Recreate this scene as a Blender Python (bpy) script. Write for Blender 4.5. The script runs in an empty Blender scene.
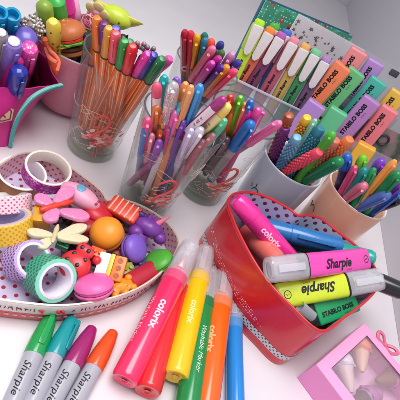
import bpy, bmesh, math, random
from mathutils import Vector as V, Matrix, noise
random.seed(7)
S = 0.01                       # everything below is written in centimetres
scene = bpy.context.scene
COL = scene.collection
PI = math.pi
# ------------------------------------------------------------ camera
FPX = 420.0; CH = 29.0
PITCH = math.atan(FPX/531.0); ROLL = math.atan2(290, 445)
cF = V((0, math.cos(PITCH), -math.sin(PITCH)))
cD = V((0, -math.sin(PITCH), -math.cos(PITCH)))
cX = V((1, 0, 0)); CAM = V((0, 0, CH))
cR = cX*math.cos(ROLL) - cD*math.sin(ROLL)      # picture right
cDn = cX*math.sin(ROLL) + cD*math.cos(ROLL)     # picture down
def ray(x, y): return cF + cR*((x-200)/FPX) + cDn*((y-200)/FPX)
def P(x, y, z=0.0):
    d = ray(x, y); return CAM + d*((z-CH)/d.z)
def PY(x, y, Y):
    d = ray(x, y); return CAM + d*(Y/d.y)
def proj(q):
    q = V(q)-CAM; t = q.dot(cF)
    return (200+FPX*q.dot(cR)/t, 200+FPX*q.dot(cDn)/t)
cam = bpy.data.cameras.new('camera'); co = bpy.data.objects.new('camera', cam); COL.objects.link(co)
cam.sensor_width = 36; cam.lens = 36*FPX/400; cam.clip_start = 0.01; cam.clip_end = 50
m3 = Matrix((cR, -cDn, -cF)).transposed()
co.matrix_world = Matrix.Translation(CAM*S) @ m3.to_4x4()
scene.camera = co
# ------------------------------------------------------------ materials
def lin(c):
    if isinstance(c, str):
        c = c.lstrip('#'); c = [int(c[i:i+2], 16)/255 for i in (0, 2, 4)]
    return tuple((v/12.92 if v <= .04045 else ((v+.055)/1.055)**2.4) for v in c) + (1,)
MC = {}
def newmat(key):
    m = bpy.data.materials.new(key); m.use_nodes = True
    nt = m.node_tree; return m, nt, nt.nodes['Principled BSDF']
def plas(col, rough=.3, trans=0.0, bump=.0, coat=.15, metal=0.0, var=.06, nscale=300, sss=0.0, name='plastic'):
    key = (col, rough, trans, bump, coat, metal, var, nscale, sss)
    if key in MC: return MC[key]
    if not bump and not metal and .35 <= rough < .56 and coat <= .2: bump = .14
    m, nt, b = newmat(name); N = nt.nodes; L = nt.links
    tc = N.new('ShaderNodeTexCoord'); nz = N.new('ShaderNodeTexNoise')
    nz.inputs['Scale'].default_value = nscale; nz.inputs['Detail'].default_value = 3
    L.new(tc.outputs['Object'], nz.inputs['Vector'])
    mx = N.new('ShaderNodeMix'); mx.data_type = 'RGBA'; mx.blend_type = 'MULTIPLY'
    c = lin(col); mx.inputs['A'].default_value = c
    rp = N.new('ShaderNodeMapRange'); rp.inputs['To Min'].default_value = 1-var*2; rp.inputs['To Max'].default_value = 1+var*1.2
    L.new(nz.outputs['Fac'], rp.inputs['Value'])
    cc = N.new('ShaderNodeCombineColor')
    for k in ('Red', 'Green', 'Blue'): L.new(rp.outputs[0], cc.inputs[k])
    mx.inputs['Factor'].default_value = 1
    L.new(cc.outputs[0], mx.inputs['B']); L.new(mx.outputs['Result'], b.inputs['Base Color'])
    rr = N.new('ShaderNodeMapRange'); rr.inputs['To Min'].default_value = max(.03, rough-.07); rr.inputs['To Max'].default_value = rough+.1
    L.new(nz.outputs['Fac'], rr.inputs['Value']); L.new(rr.outputs[0], b.inputs['Roughness'])
    b.inputs['Metallic'].default_value = metal
    b.inputs['Coat Weight'].default_value = coat; b.inputs['Coat Roughness'].default_value = .12
    b.inputs['Transmission Weight'].default_value = trans
    if sss: 
        b.inputs['Subsurface Weight'].default_value = sss; b.inputs['Subsurface Radius'].default_value = (.004, .003, .003); b.inputs['Subsurface Scale'].default_value = 1
    if bump:
        bp = N.new('ShaderNodeBump'); bp.inputs['Strength'].default_value = bump; bp.inputs['Distance'].default_value = .0006
        L.new(nz.outputs['Fac'], bp.inputs['Height']); L.new(bp.outputs[0], b.inputs['Normal'])
    MC[key] = m; return m
def clear(col='f4f4f8', dens=.12, rough=.08, edge=1.0, name='clear_plastic', f0=.045):
    """thin see-through sheet: transparent, tinted, with a Fresnel gloss and some haze of its own"""
    key = ('clear', col, dens, rough, edge, f0)
    if key in MC: return MC[key]
    m, nt, b = newmat(name); N = nt.nodes; L = nt.links; nt.nodes.remove(b)
    out = N['Material Output']
    tr = N.new('ShaderNodeBsdfTransparent'); df = N.new('ShaderNodeBsdfDiffuse'); gl = N.new('ShaderNodeBsdfGlossy')
    c = lin(col); tr.inputs[0].default_value = tuple(.86+.14*v for v in c[:3])+(1,)
    df.inputs[0].default_value = c; gl.inputs['Roughness'].default_value = rough
    lw = N.new('ShaderNodeLayerWeight'); lw.inputs['Blend'].default_value = .35
    mr = N.new('ShaderNodeMapRange'); mr.inputs['To Min'].default_value = dens; mr.inputs['To Max'].default_value = min(.95, dens+.35*edge)
    L.new(lw.outputs['Facing'], mr.inputs['Value'])
    m1 = N.new('ShaderNodeMixShader'); L.new(mr.outputs[0], m1.inputs[0]); L.new(tr.outputs[0], m1.inputs[1]); L.new(df.outputs[0], m1.inputs[2])
    lf = N.new('ShaderNodeLayerWeight'); lf.inputs['Blend'].default_value = .5
    pw = N.new('ShaderNodeMath'); pw.operation = 'POWER'; pw.inputs[1].default_value = 4; L.new(lf.outputs['Facing'], pw.inputs[0])
    fr = N.new('ShaderNodeMath'); fr.operation = 'MULTIPLY_ADD'; fr.inputs[1].default_value = .8; fr.inputs[2].default_value = f0; L.new(pw.outputs[0], fr.inputs[0])
    m2 = N.new('ShaderNodeMixShader'); L.new(fr.outputs[0], m2.inputs[0]); L.new(m1.outputs[0], m2.inputs[1]); L.new(gl.outputs[0], m2.inputs[2])
    L.new(m2.outputs[0], out.inputs['Surface'])
    MC[key] = m; return m
def dots(base, dot, scale=2.0, size=.3, rough=.5, rot=.785, rnd=0.0, gloss=.0, name='dotted_print'):
    key = ('dots', base, dot, scale, size, rough, rot, rnd)
    if key in MC: return MC[key]
    m, nt, b = newmat(name); N = nt.nodes; L = nt.links
    tc = N.new('ShaderNodeTexCoord'); mp = N.new('ShaderNodeMapping'); mp.inputs['Rotation'].default_value = (0, 0, rot)
    L.new(tc.outputs['UV'], mp.inputs['Vector'])
    vo = N.new('ShaderNodeTexVoronoi'); vo.voronoi_dimensions = '2D'; vo.inputs['Scale'].default_value = scale; vo.inputs['Randomness'].default_value = rnd
    L.new(mp.outputs[0], vo.inputs['Vector'])
    lt = N.new('ShaderNodeMapRange'); lt.inputs['From Min'].default_value = size-.02; lt.inputs['From Max'].default_value = size+.02
    L.new(vo.outputs['Distance'], lt.inputs['Value'])
    mx = N.new('ShaderNodeMix'); mx.data_type = 'RGBA'; mx.inputs['A'].default_value = lin(dot); mx.inputs['B'].default_value = lin(base)
    L.new(lt.outputs[0], mx.inputs['Factor']); L.new(mx.outputs['Result'], b.inputs['Base Color'])
    b.inputs['Roughness'].default_value = rough; b.inputs['Coat Weight'].default_value = .1
    MC[key] = m; return m
def glitter(col, col2='ffffff', scale=900, rough=.25, amt=.62, name='glitter'):
    key = ('glit', col, col2, scale, amt)
    if key in MC: return MC[key]
    m, nt, b = newmat(name); N = nt.nodes; L = nt.links
    tc = N.new('ShaderNodeTexCoord'); vo = N.new('ShaderNodeTexVoronoi'); vo.inputs['Scale'].default_value = scale
    L.new(tc.outputs['Object'], vo.inputs['Vector'])
    sp = N.new('ShaderNodeSeparateColor'); L.new(vo.outputs['Color'], sp.inputs[0])
    mr = N.new('ShaderNodeMapRange'); mr.inputs['From Min'].default_value = amt; mr.inputs['From Max'].default_value = amt+.2
    L.new(sp.outputs[0], mr.inputs['Value'])
    mx = N.new('ShaderNodeMix'); mx.data_type = 'RGBA'; mx.inputs['A'].default_value = lin(col); mx.inputs['B'].default_value = lin(col2)
    L.new(mr.outputs[0], mx.inputs['Factor']); L.new(mx.outputs['Result'], b.inputs['Base Color'])
    L.new(mr.outputs[0], b.inputs['Metallic']); b.inputs['Roughness'].default_value = rough
    bp = N.new('ShaderNodeBump'); bp.inputs['Strength'].default_value = .6; bp.inputs['Distance'].default_value = .0005
    L.new(sp.outputs[1], bp.inputs['Height']); L.new(bp.outputs[0], b.inputs['Normal'])
    MC[key] = m; return m
INK = lambda c='101014': plas(c, .55, coat=0, var=.02, name='ink')
# ------------------------------------------------------------ mesh builder
class MB:
    def __init__(s): s.v = []; s.f = []; s.mi = []; s.uv = []
    def add(s, vs, fs, M=None, mi=0, uvs=None):
        o = len(s.v)
        s.v += [(M @ V(a)) if M is not None else V(a) for a in vs]
        s.f += [tuple(i+o for i in f) for f in fs]
        s.mi += [mi]*len(fs)
        s.uv += uvs if uvs else [None]*len(fs)
        return s
    def lathe(s, prof, n=20, M=None, mi=0, sx=1, sy=1, mod=None, a0=0.0, sq=0):
        vs = []; fs = []; uv = []; rings = []; arc = [0]; rm = max(r for z, r in prof)
        for i in range(1, len(prof)): arc.append(arc[-1]+math.hypot(prof[i][0]-prof[i-1][0], prof[i][1]-prof[i-1][1]))
        for z, r in prof:
            if r < 1e-5: rings.append([len(vs)]); vs.append((0, 0, z)); continue
            ids = []
            for k in range(n):
                t = a0+2*PI*k/n; rr = r*(mod(t, z) if mod else 1); c, sn = math.cos(t), math.sin(t)
                if sq:
                    e = 2/sq; c = math.copysign(abs(c)**e, c); sn = math.copysign(abs(sn)**e, sn)
                ids.append(len(vs)); vs.append((rr*c*sx, rr*sn*sy, z))
            rings.append(ids)
        for i in range(len(rings)-1):
            A, B = rings[i], rings[i+1]
            for k in range(n):
                k2 = (k+1) % n; u0 = rm*2*PI*k/n; u1 = rm*2*PI*(k+1)/n
                if len(A) == 1 and len(B) == 1: continue
                if len(A) == 1: fs.append((A[0], B[k2], B[k])); uv.append([(u0, arc[i]), (u1, arc[i+1]), (u0, arc[i+1])])
                elif len(B) == 1: fs.append((A[k], A[k2], B[0])); uv.append([(u0, arc[i]), (u1, arc[i]), (u0, arc[i+1])])
                else: fs.append((A[k], A[k2], B[k2], B[k])); uv.append([(u0, arc[i]), (u1, arc[i]), (u1, arc[i+1]), (u0, arc[i+1])])
        return s.add(vs, fs, M, mi, uv)
    def box(s, sx, sy, sz, c=(0, 0, 0), r=.05, seg=2, M=None, mi=0, taper=None):
        bm = bmesh.new(); bmesh.ops.create_cube(bm, size=1)
        for v in bm.verts:
            k = 1
            if taper and v.co.z > 0: k = taper
            v.co = V((v.co.x*sx*k+c[0], v.co.y*sy*k+c[1], v.co.z*sz+c[2]))
        if r > 0: bmesh.ops.bevel(bm, geom=bm.edges[:], offset=r, segments=seg, affect='EDGES', profile=.6)
        bm.verts.index_update()
        s.add([v.co.copy() for v in bm.verts], [tuple(v.index for v in f.verts) for f in bm.faces], M, mi, [[(l.vert.co.x, l.vert.co.y+l.vert.co.z) for l in f.loops] for f in bm.faces]); bm.free()
        return s
    def ball(s, rx, ry, rz, c=(0, 0, 0), M=None, mi=0, n=18, disp=0, fr=1.0, seed=0):
        prof = [(-math.cos(PI*i/10)*1.0, math.sin(PI*i/10)) for i in range(11)]; prof[0] = (-1, 0); prof[-1] = (1, 0)
        t = MB(); t.lathe(prof, n)
        vs = []
        for p in t.v:
            k = 1+disp*noise.noise(p*fr*2+V((seed, seed*.7, 3)))
            vs.append((p.x*rx*k+c[0], p.y*ry*k+c[1], p.z*rz*k+c[2]))
        return s.add(vs, t.f, M, mi, t.uv)
    def tube(s, pts, r=.1, n=8, M=None, mi=0, closed=False, cap=True):
        pts = [V(p) for p in pts]; N_ = len(pts); vs = []; fs = []
        rs = r if isinstance(r, (list, tuple)) else [r]*N_
        up = None
        for i, p in enumerate(pts):
            a = pts[i-1] if (i > 0 or closed) else p; b = pts[(i+1) % N_] if (i < N_-1 or closed) else p
            d = (b-a).normalized()
            if up is None: up = d.orthogonal().normalized()
            else: 
                up = up-d*up.dot(d)
                up = up.normalized() if up.length > 1e-6 else d.orthogonal().normalized()
            w = d.cross(up)
            for k in range(n):
                t = 2*PI*k/n; vs.append(p+up*math.cos(t)*rs[i]+w*math.sin(t)*rs[i])
        for i in range(N_ if closed else N_-1):
            j = (i+1) % N_
            for k in range(n):
                k2 = (k+1) % n; fs.append((i*n+k, i*n+k2, j*n+k2, j*n+k))
        if cap and not closed:
            fs.append(tuple(range(n-1, -1, -1))); fs.append(tuple((N_-1)*n+k for k in range(n)))
        return s.add(vs, fs, M, mi)
    def prism(s, poly, z0, z1, M=None, mi=0, bev=0.0):
        """outline poly [(x,y)] given thickness along z, optional rounded edges"""
        bm = bmesh.new(); vs = [bm.verts.new((x, y, z0)) for x, y in poly]; f = bm.faces.new(vs)
        r = bmesh.ops.extrude_face_region(bm, geom=[f]); 
        for e in r['geom']:
            if isinstance(e, bmesh.types.BMVert): e.co.z = z1
        bmesh.ops.recalc_face_normals(bm, faces=bm.faces[:])
        if bev:
            ed = [e for e in bm.edges if abs(e.verts[0].co.z-e.verts[1].co.z) < 1e-6]
            bmesh.ops.bevel(bm, geom=ed, offset=bev, segments=3, affect='EDGES', profile=.5)
        bmesh.ops.triangulate(bm, faces=[f for f in bm.faces if len(f.verts) > 4])
        bm.verts.index_update()
        s.add([v.co.copy() for v in bm.verts], [tuple(v.index for v in f.verts) for f in bm.faces], M, mi, [[(l.vert.co.x, l.vert.co.y+l.vert.co.z) for l in f.loops] for f in bm.faces]); bm.free()
        return s
    def build(s, name, mats, parent=None, sharp=38, label=None, flat=False):
        me = bpy.data.meshes.new(name); me.from_pydata([tuple(v*S) for v in s.v], [], s.f)
        if not isinstance(mats, (list, tuple)): mats = [mats]
        for m in mats: me.materials.append(m)
        me.polygons.foreach_set('material_index', [min(i, len(mats)-1) for i in s.mi])
        if any(u for u in s.uv):
            ul = me.uv_layers.new(name='UVMap'); k = 0
            for u, f in zip(s.uv, s.f):
                for j in range(len(f)):
                    if u: ul.data[k].uv = u[j]
                    k += 1
        me.update()
        if not flat: me.shade_smooth(); me.set_sharp_from_angle(angle=math.radians(sharp))
        o = bpy.data.objects.new(name, me); COL.objects.link(o)
        if parent: o.parent = parent
        if label: o['label'] = label
        return o
def frame(o, z, x=None):
    z = V(z).normalized()
    if x is None: x = CAM-V(o)
    x = V(x); x = (x-z*x.dot(z))
    x = x.normalized() if x.length > 1e-5 else z.orthogonal().normalized()
    y = z.cross(x)
    return Matrix.Translation(V(o)) @ Matrix((x, y, z)).transposed().to_4x4()
def thing(name, label, cat, M=None, group=None, kind=None):
    o = bpy.data.objects.new(name, None); COL.objects.link(o); o.empty_display_size = .01
    if M is not None:
        if isinstance(M, V): M = Matrix.Translation(M)
        M = M.copy(); M.translation = M.translation*S; o.matrix_world = M
    o['label'] = label; o['category'] = cat
    if group: o['group'] = group
    if kind: o['kind'] = kind
    return o
def RZ(a): return Matrix.Rotation(a, 4, 'Z')
def RX(a): return Matrix.Rotation(a, 4, 'X')
def RY(a): return Matrix.Rotation(a, 4, 'Y')
def TR(x, y, z): return Matrix.Translation((x, y, z))
def SC(x, y, z): return Matrix.Diagonal((x, y, z, 1))
# ------------------------------------------------------------ lettering
TC = {}
def textgeo(s, size=1.0, bold=0.0, shear=0.0, sp=1.0):
    key = (s, size, bold, shear, sp)
    if key in TC: return TC[key]
    cu = bpy.data.curves.new('t', 'FONT'); cu.body = s; cu.size = size; cu.offset = bold*size; cu.shear = shear
    cu.space_character = sp; cu.align_x = 'CENTER'; cu.align_y = 'CENTER'; cu.resolution_u = 3; cu.fill_mode = 'FRONT'
    o = bpy.data.objects.new('t', cu); COL.objects.link(o)
    dg = bpy.context.evaluated_depsgraph_get(); me = o.evaluated_get(dg).to_mesh()
    vs = [v.co.copy() for v in me.vertices]; fs = [tuple(p.vertices) for p in me.polygons]
    o.evaluated_get(dg).to_mesh_clear(); bpy.data.objects.remove(o); bpy.data.curves.remove(cu)
    TC[key] = (vs, fs); return vs, fs
def text_flat(mb, s, M, size=1.0, mi=1, **k):
    vs, fs = textgeo(s, size, **k); mb.add(vs, fs, M, mi)
def text_wrap(mb, s, R, z, size=.6, down=True, ang=0.0, mi=1, off=.012, sxy=(1, 1), **k):
    """letters bent round a barrel of radius R about local z, centred at height z, facing angle ang"""
    vs, fs = textgeo(s, size, **k); bm = bmesh.new(); bv = [bm.verts.new(v) for v in vs]
    for f in fs:
        try: bm.faces.new([bv[i] for i in f])
        except ValueError: pass
    y = -size
    while y < size:
        g = bm.verts[:]+bm.edges[:]+bm.faces[:]
        bmesh.ops.bisect_plane(bm, geom=g, plane_co=(0, y, 0), plane_no=(0, 1, 0)); y += .16*R+.02
    bm.verts.index_update(); out = []
    for v in bm.verts:
        x, h = v.co.x, v.co.y
        zz = z-x if down else z+x; hh = h if down else -h
        a = ang+hh/R; r = R+off
        out.append((r*math.cos(a)*sxy[0], r*math.sin(a)*sxy[1], zz))
    mb.add(out, [tuple(v.index for v in f.verts) for f in bm.faces], None, mi); bm.free()
# matrix that lays lettering on the +x side of an upright thing (x_text -> -z or +z)
def face_x(x, z, down=True, y=0.0):
    if down: R = Matrix(((0, 0, 1), (0, 1, 0), (-1, 0, 0)))
    else: R = Matrix(((0, 0, 1), (0, -1, 0), (1, 0, 0)))
    return TR(x, y, z) @ R.to_4x4()
def catmull(pts, per=8, closed=True):
    n = len(pts); out = []
    for i in range(n if closed else n-1):
        p0, p1, p2, p3 = [V(pts[(i+k) % n] if closed else pts[min(max(i+k, 0), n-1)]) for k in (-1, 0, 1, 2)]
        for j in range(per):
            t = j/per
            out.append(.5*((2*p1)+(p2-p0)*t+(2*p0-5*p1+4*p2-p3)*t*t+(3*p1-p0-3*p2+p3)*t**3))
    if not closed: out.append(V(pts[-1]))
    return out
def inset(poly, d):
    n = len(poly); out = []; area = sum(poly[i].x*poly[(i+1) % n].y-poly[(i+1) % n].x*poly[i].y for i in range(n))
    s = 1 if area > 0 else -1
    for i in range(n):
        t = (poly[(i+1) % n]-poly[i-1]); t = V((t.x, t.y)).normalized(); nrm = V((-t.y, t.x))*s
        out.append(V((poly[i].x+nrm.x*d, poly[i].y+nrm.y*d)))
    return out
def loops(mb, rings, mi=0, ucm=True):
    """skin between closed rings of equal length, uv = (distance along ring, distance up)"""
    n = len(rings[0]); vs = [v for r in rings for v in r]; fs = []; uv = []
    per = [0]
    for k in range(n): per.append(per[-1]+(V(rings[0][(k+1) % n])-V(rings[0][k])).length)
    h = [0]
    for i in range(1, len(rings)): h.append(h[-1]+(V(rings[i][0])-V(rings[i-1][0])).length)
    for i in range(len(rings)-1):
        for k in range(n):
            k2 = (k+1) % n; fs.append((i*n+k, i*n+k2, (i+1)*n+k2, (i+1)*n+k))
            uv.append([(per[k], h[i]), (per[k+1], h[i]), (per[k+1], h[i+1]), (per[k], h[i+1])])
    mb.add(vs, fs, None, mi, uv)
def r3(poly, z): return [V((p.x, p.y, z)) for p in poly]
# ============================================================ the setting
def slab(name, a, b, c, d, th, m, sub=0):
    mb = MB(); a, b, c, d = [V(q) for q in (a, b, c, d)]; n = (b-a).cross(d-a).normalized()*th
    vs = [a, b, c, d, a-n, b-n, c-n, d-n]
    mb.add(vs, [(0, 1, 2, 3), (7, 6, 5, 4), (0, 4, 5, 1), (1, 5, 6, 2), (2, 6, 7, 3), (3, 7, 4, 0)])
    o = mb.build(name, m, flat=True); o['kind'] = 'structure'; return o
tablem = plas('e8e4e7', .4, bump=.06, coat=.25, var=.035, nscale=14, name='white_laminate')
slab('table', (-95, -35, 0), (58, -35, 0), (58, 260, 0), (-95, 260, 0), 2.5, tablem)
wm = plas('c9c8cf', .7, bump=.1, coat=0, var=.02, nscale=60, name='wall_paint')
C0 = V((8.6, 200, 0)); dr = V((16.7, -139.7, 0)).normalized(); dl = V((-dr.y, dr.x, 0))*-1
pr_ = C0+dr*230; pl_ = C0+dl*160; up = V((0, 0, 90)); e = V((0, 0, .05))
slab('wall_right', C0+e, C0+up, pr_+up, pr_+e, 2, wm)
slab('wall_left', pl_+e, pl_+up, C0+up-dl*.01, C0+e-dl*.01, 2, wm)

# ============================================================ pen kit
# local frame of every pen: +z towards the end seen on top, +x towards the viewer, z=0 at the hidden end
def axis_thing(name, label, cat, T, Q, L, spin=0, group=None):
    z = (T-Q).normalized(); o = T-z*L
    M = frame(o, z, CAM-T) @ RZ(math.radians(spin))
    return thing(name, label, cat, M, group)
WH = plas('f2f0f2', .35); BLK = plas('141418', .35); STEEL = plas('b9bcc4', .25, metal=.9, coat=0, name='steel')
def fineliner(T, Q, col, label, group, L=16.4, cat='pen', short=0):
    t = axis_thing('fineliner_pen', label, cat, T, Q, L, random.uniform(-25, 25), group)
    D = L-16.4; b = MB(); b.lathe([(0, 0), (0, .1), (1.0, .16), (1.1, .36), (1.4, .4), (13.2+D, .4)], 6)
    for k in range(6):
        a = 2*PI*k/6; b.box(.02, .07, 11.6+D, (0, 0, 7.3+D/2), 0, M=RZ(a+PI/6) @ TR(.352, 0, 0), mi=1); 
    b.lathe([(12.95+D, .41), (13.05+D, .43), (13.2+D, .43), (13.25+D, .4)], 12, mi=2)
    b.build('body', [plas('e8711c', .3), plas('fbd8b4', .4), BLK], t)
    c = MB(); c.lathe([(z+D, q) for z, q in [(13.15, .4), (13.2, .43), (15.8, .41), (16.15, .36), (16.35, .25), (16.4, 0)]], 12)
    cp = c.build('cap', plas(col, .28), t)
    k = MB(); k.box(.1, .18, 1.9, (.45, 0, 14.9+D), .04); k.box(.16, .18, .3, (.4, 0, 15.8+D), .04); k.build('clip', plas(col, .28), cp)
    return t
def gelpen(T, Q, col, label, group, L=15, cap='', body='', capL=5.4, r=.5, tag=None, blunt=0, stripes=0, spin=0, gl=None, cat='pen', grip=None, bodym=None):
    t = axis_thing('gel_pen', label, cat, T, Q, L, spin, group); cm = gl or plas(cap or col, .25)
    z0 = L-capL
    b = MB(); b.lathe([(0, 0), (.1, r*.5), (.5, r*.82), (z0-.1, r*.86), (z0+.3, r*.8)], 16)
    b.lathe([(.9, r*.9), (1.3, r*.9)], 16, mi=1); 
    b.build('barrel', [bodym or plas(body or col, .3), plas(col, .3)], t)
    c = MB(); top = [(L-.9, r*.98), (L-.35, r*.8), (L-.08, r*.45), (L, 0)] if not blunt else [(L-.25, r*.95), (L-.06, r*.82), (L, r*.6), (L, 0)]
    c.lathe([(z0, r*.9), (z0+.06, r*1.04), (z0+.5, r*1.04), (z0+.55, r*.99)]+top, 18)
    if tag:
        bb = MB(); text_wrap(bb, tag, r*1.0, z0+capL*.5, size=.42, mi=1, ang=-.5); c.add(bb.v, bb.f, None, 1)
    cp = c.build('cap', [cm, INK('3a2a44')], t)
    k = MB(); k.box(.13, .26, capL*.66, (r+.16, 0, L-.35-capL*.33), .06); k.box(.3, .26, .34, (r+.06, 0, L-.5), .06); k.ball(.1, .12, .14, (r+.1, 0, L-.4-capL*.62))
    k.build('clip', cm, cp)
    if grip:
        g = MB(); g.lathe([(1.4, r*.93)]+[(1.5+i*.25, r*(.97 if i % 2 else .91)) for i in range(9)]+[(3.8, r*.9)], 16); g.build('grip', plas(grip, .5), t)
    return t
def labelpen(T, Q, col, label, group, L=15, txt='', pale='f6e8ee', r=.5, spin=0):
    """capped gel pen whose cap carries a pale lettered strip"""
    t = axis_thing('gel_pen', label, 'pen', T, Q, L, spin, group); cm = plas(col, .25)
    b = MB(); b.lathe([(0, 0), (.1, r*.5), (.5, r*.85), (L-6, r*.9)], 16); b.build('barrel', plas(col, .3, var=.1), t)
    c = MB(); c.lathe([(L-6.2, r*.92), (L-6.1, r*1.05), (L-.8, r), (L-.3, r*.75), (L, 0)], 18); cp = c.build('cap', cm, t)
    k = MB()
    n = 7
    for j in range(n):
        a0 = -.75+1.5*j/n; a1 = a0+1.5/n; R = r*1.05+.015
        k.add([(R*math.cos(a0), R*math.sin(a0), L-4.9), (R*math.cos(a1), R*math.sin(a1), L-4.9), (R*math.cos(a1), R*math.sin(a1), L-1.3), (R*math.cos(a0), R*math.sin(a0), L-1.3)], [(0, 1, 2, 3)])
    if txt: text_wrap(k, txt, r*1.05+.02, L-3.1, size=.5, shear=.3, mi=1)
    k.build('cap_label', [plas(pale, .4), INK('5a3a6a')], cp)
    return t
def feltpen(T, Q, col, label, group, L=15, r=.52, body='', badge=False, dash=False, two=None, spin=0):
    t = axis_thing('felt_tip_pen', label, 'pen', T, Q, L, spin, group); cm = plas(col, .28)
    b = MB(); b.lathe([(0, 0), (.05, .2), (.6, .42), (L-5.3, r*.93)], 16); b.build('barrel', plas(body or '3c3340', .35), t)
    c = MB(); c.lathe([(L-5.6, r*.95), (L-5.5, r*1.04), (L-.7, r*1.0), (L-.25, r*.86), (L-.05, r*.5), (L-.05, 0)], 8 if not two else 18)
    if dash:
        for j in range(9): c.box(.03, .06, .32, (r*1.02, 0, L-5.0+j*.48), 0, M=RZ(-.75), mi=1)
    if badge: c.lathe([(0, .36), (.06, .36), (.06, .2), (.0, .2)], 16, M=TR(r+.02, 0, L-4.4) @ RY(PI/2), mi=1)
    cp = c.build('cap', [cm, WH], t)
    k = MB(); k.box(.12, .3, 3.2, (r+.16, 0, L-2.3), .05); k.box(.22, .3, .3, (r+.06, 0, L-.8), .05); k.build('clip', plas(two or col, .28), cp)
    return t
def knobby(T, Q, cols, label, group, L=14, r=.52, tip=''):
    """stick pen whose body is covered with rows of round studs"""
    t = axis_thing('studded_pen', label, 'pen', T, Q, L, 0, group)
    b = MB(); b.lathe([(0, 0), (0, .12), (.9, .3), (1, r*.8), (L-.6, r*.85), (L-.15, r*.6), (L, 0)], 14)
    nz = int((L-6.2)/.34); ring = []
    for i in range(nz):
        z = 5.6+i*.34; f = i/max(1, nz-1); mi = 1+min(len(cols)-1, int(f*len(cols)))
        for k in range(9):
            a = 2*PI*(k+.5*(i % 2))/9; q = .135
            M = RZ(a) @ TR(r*.84, 0, z) @ RY(PI/2)
            b.lathe([(0, q*1.1), (q*.7, q*.8), (q*1.15, 0)], 6, M=M, mi=mi)
    ms = [plas(cols[len(cols)//2], .4)]+[plas(c, .4) for c in cols]
    b.build('barrel', ms, t, sharp=60)
    c = MB(); c.lathe([(L-.9, r*1.0), (L-.5, r*1.02), (L-.15, r*.75), (L, 0)], 14); c.build('end_cap', plas(tip or cols[-1], .35), t)
    return t
# --- solver: a pen of length L whose tip shows at pixel tp, standing in a cup (cx,cy), floor radius rb, rim radius rr at height h
PLACED = {}
def segdist(a, b, c, d):
    best = 9e9
    for i in range(9):
        p = a.lerp(b, i/8); cd = d-c; t = max(0, min(1, (p-c).dot(cd)/cd.dot(cd))); best = min(best, (p-(c+cd*t)).length)
    return best
def in_cup(cup, tp, dp, L, r=.5, name='', far=False):
    cx, cy, rb, rr, h, key = cup; lst = PLACED.setdefault(key, []); best = None
    rnd = random.Random(hash(key) % 97 if False else int(tp[0]*31+tp[1]*17))
    d = ray(*tp); dn = d.normalized(); want = V((dp[0]-tp[0], dp[1]-tp[1])).normalized()
    for i in range(1400):
        a = rnd.uniform(0, 2*PI); q = (rb-r*.9)*math.sqrt(rnd.random()); B = V((cx+q*math.cos(a), cy+q*math.sin(a), (1.0 if key[0] == 'g' else .5)+r*.4))
        w = CAM-B; bb = w.dot(dn); cc = w.dot(w)-L*L; disc = bb*bb-cc
        for sgn in ((1, -1) if far else (-1, 1)):
            if disc < 0: s = -bb; pen = 5+math.sqrt(-disc)*3
            else: s = -bb+sgn*math.sqrt(disc); pen = 0
            T = CAM+dn*s
            if T.z < h*.8: continue
            ax = (T-B).normalized(); T2 = B+ax*L
            R0 = B+(T-B)*((h-B.z)/(T.z-B.z)); off = math.hypot(R0.x-cx, R0.y-cy)
            if far: pen += (48-(T-CAM).length)*1.2
            if off > rr-r: pen += (off-rr+r)*30
            pen += max(0, math.hypot(T2.x-cx, T2.y-cy)-rr-1.5)*1.2
            pb = proj(T2-ax*min(5, L*.4)); pt = proj(T2); g = V((pb[0]-pt[0], pb[1]-pt[1]))
            pen += (1-g.normalized().dot(want))*150 + math.hypot(pt[0]-tp[0], pt[1]-tp[1])*.5
            if best and pen >= best[0]: continue
            for (c0, c1, r1) in lst:
                sd = segdist(B, T2, c0, c1)
                if sd < r+r1: pen += (r+r1-sd)*6
                if best and pen >= best[0]: break
            if best is None or pen < best[0]: best = (pen, B, T2)
    if best is None: return in_cup(cup, tp, dp, L, r, name)
    lst.append((best[1], best[2], r))
    if best[0] > 6: print('fit', name, tp, round(best[0], 1))
    return best[2], best[1]
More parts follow.
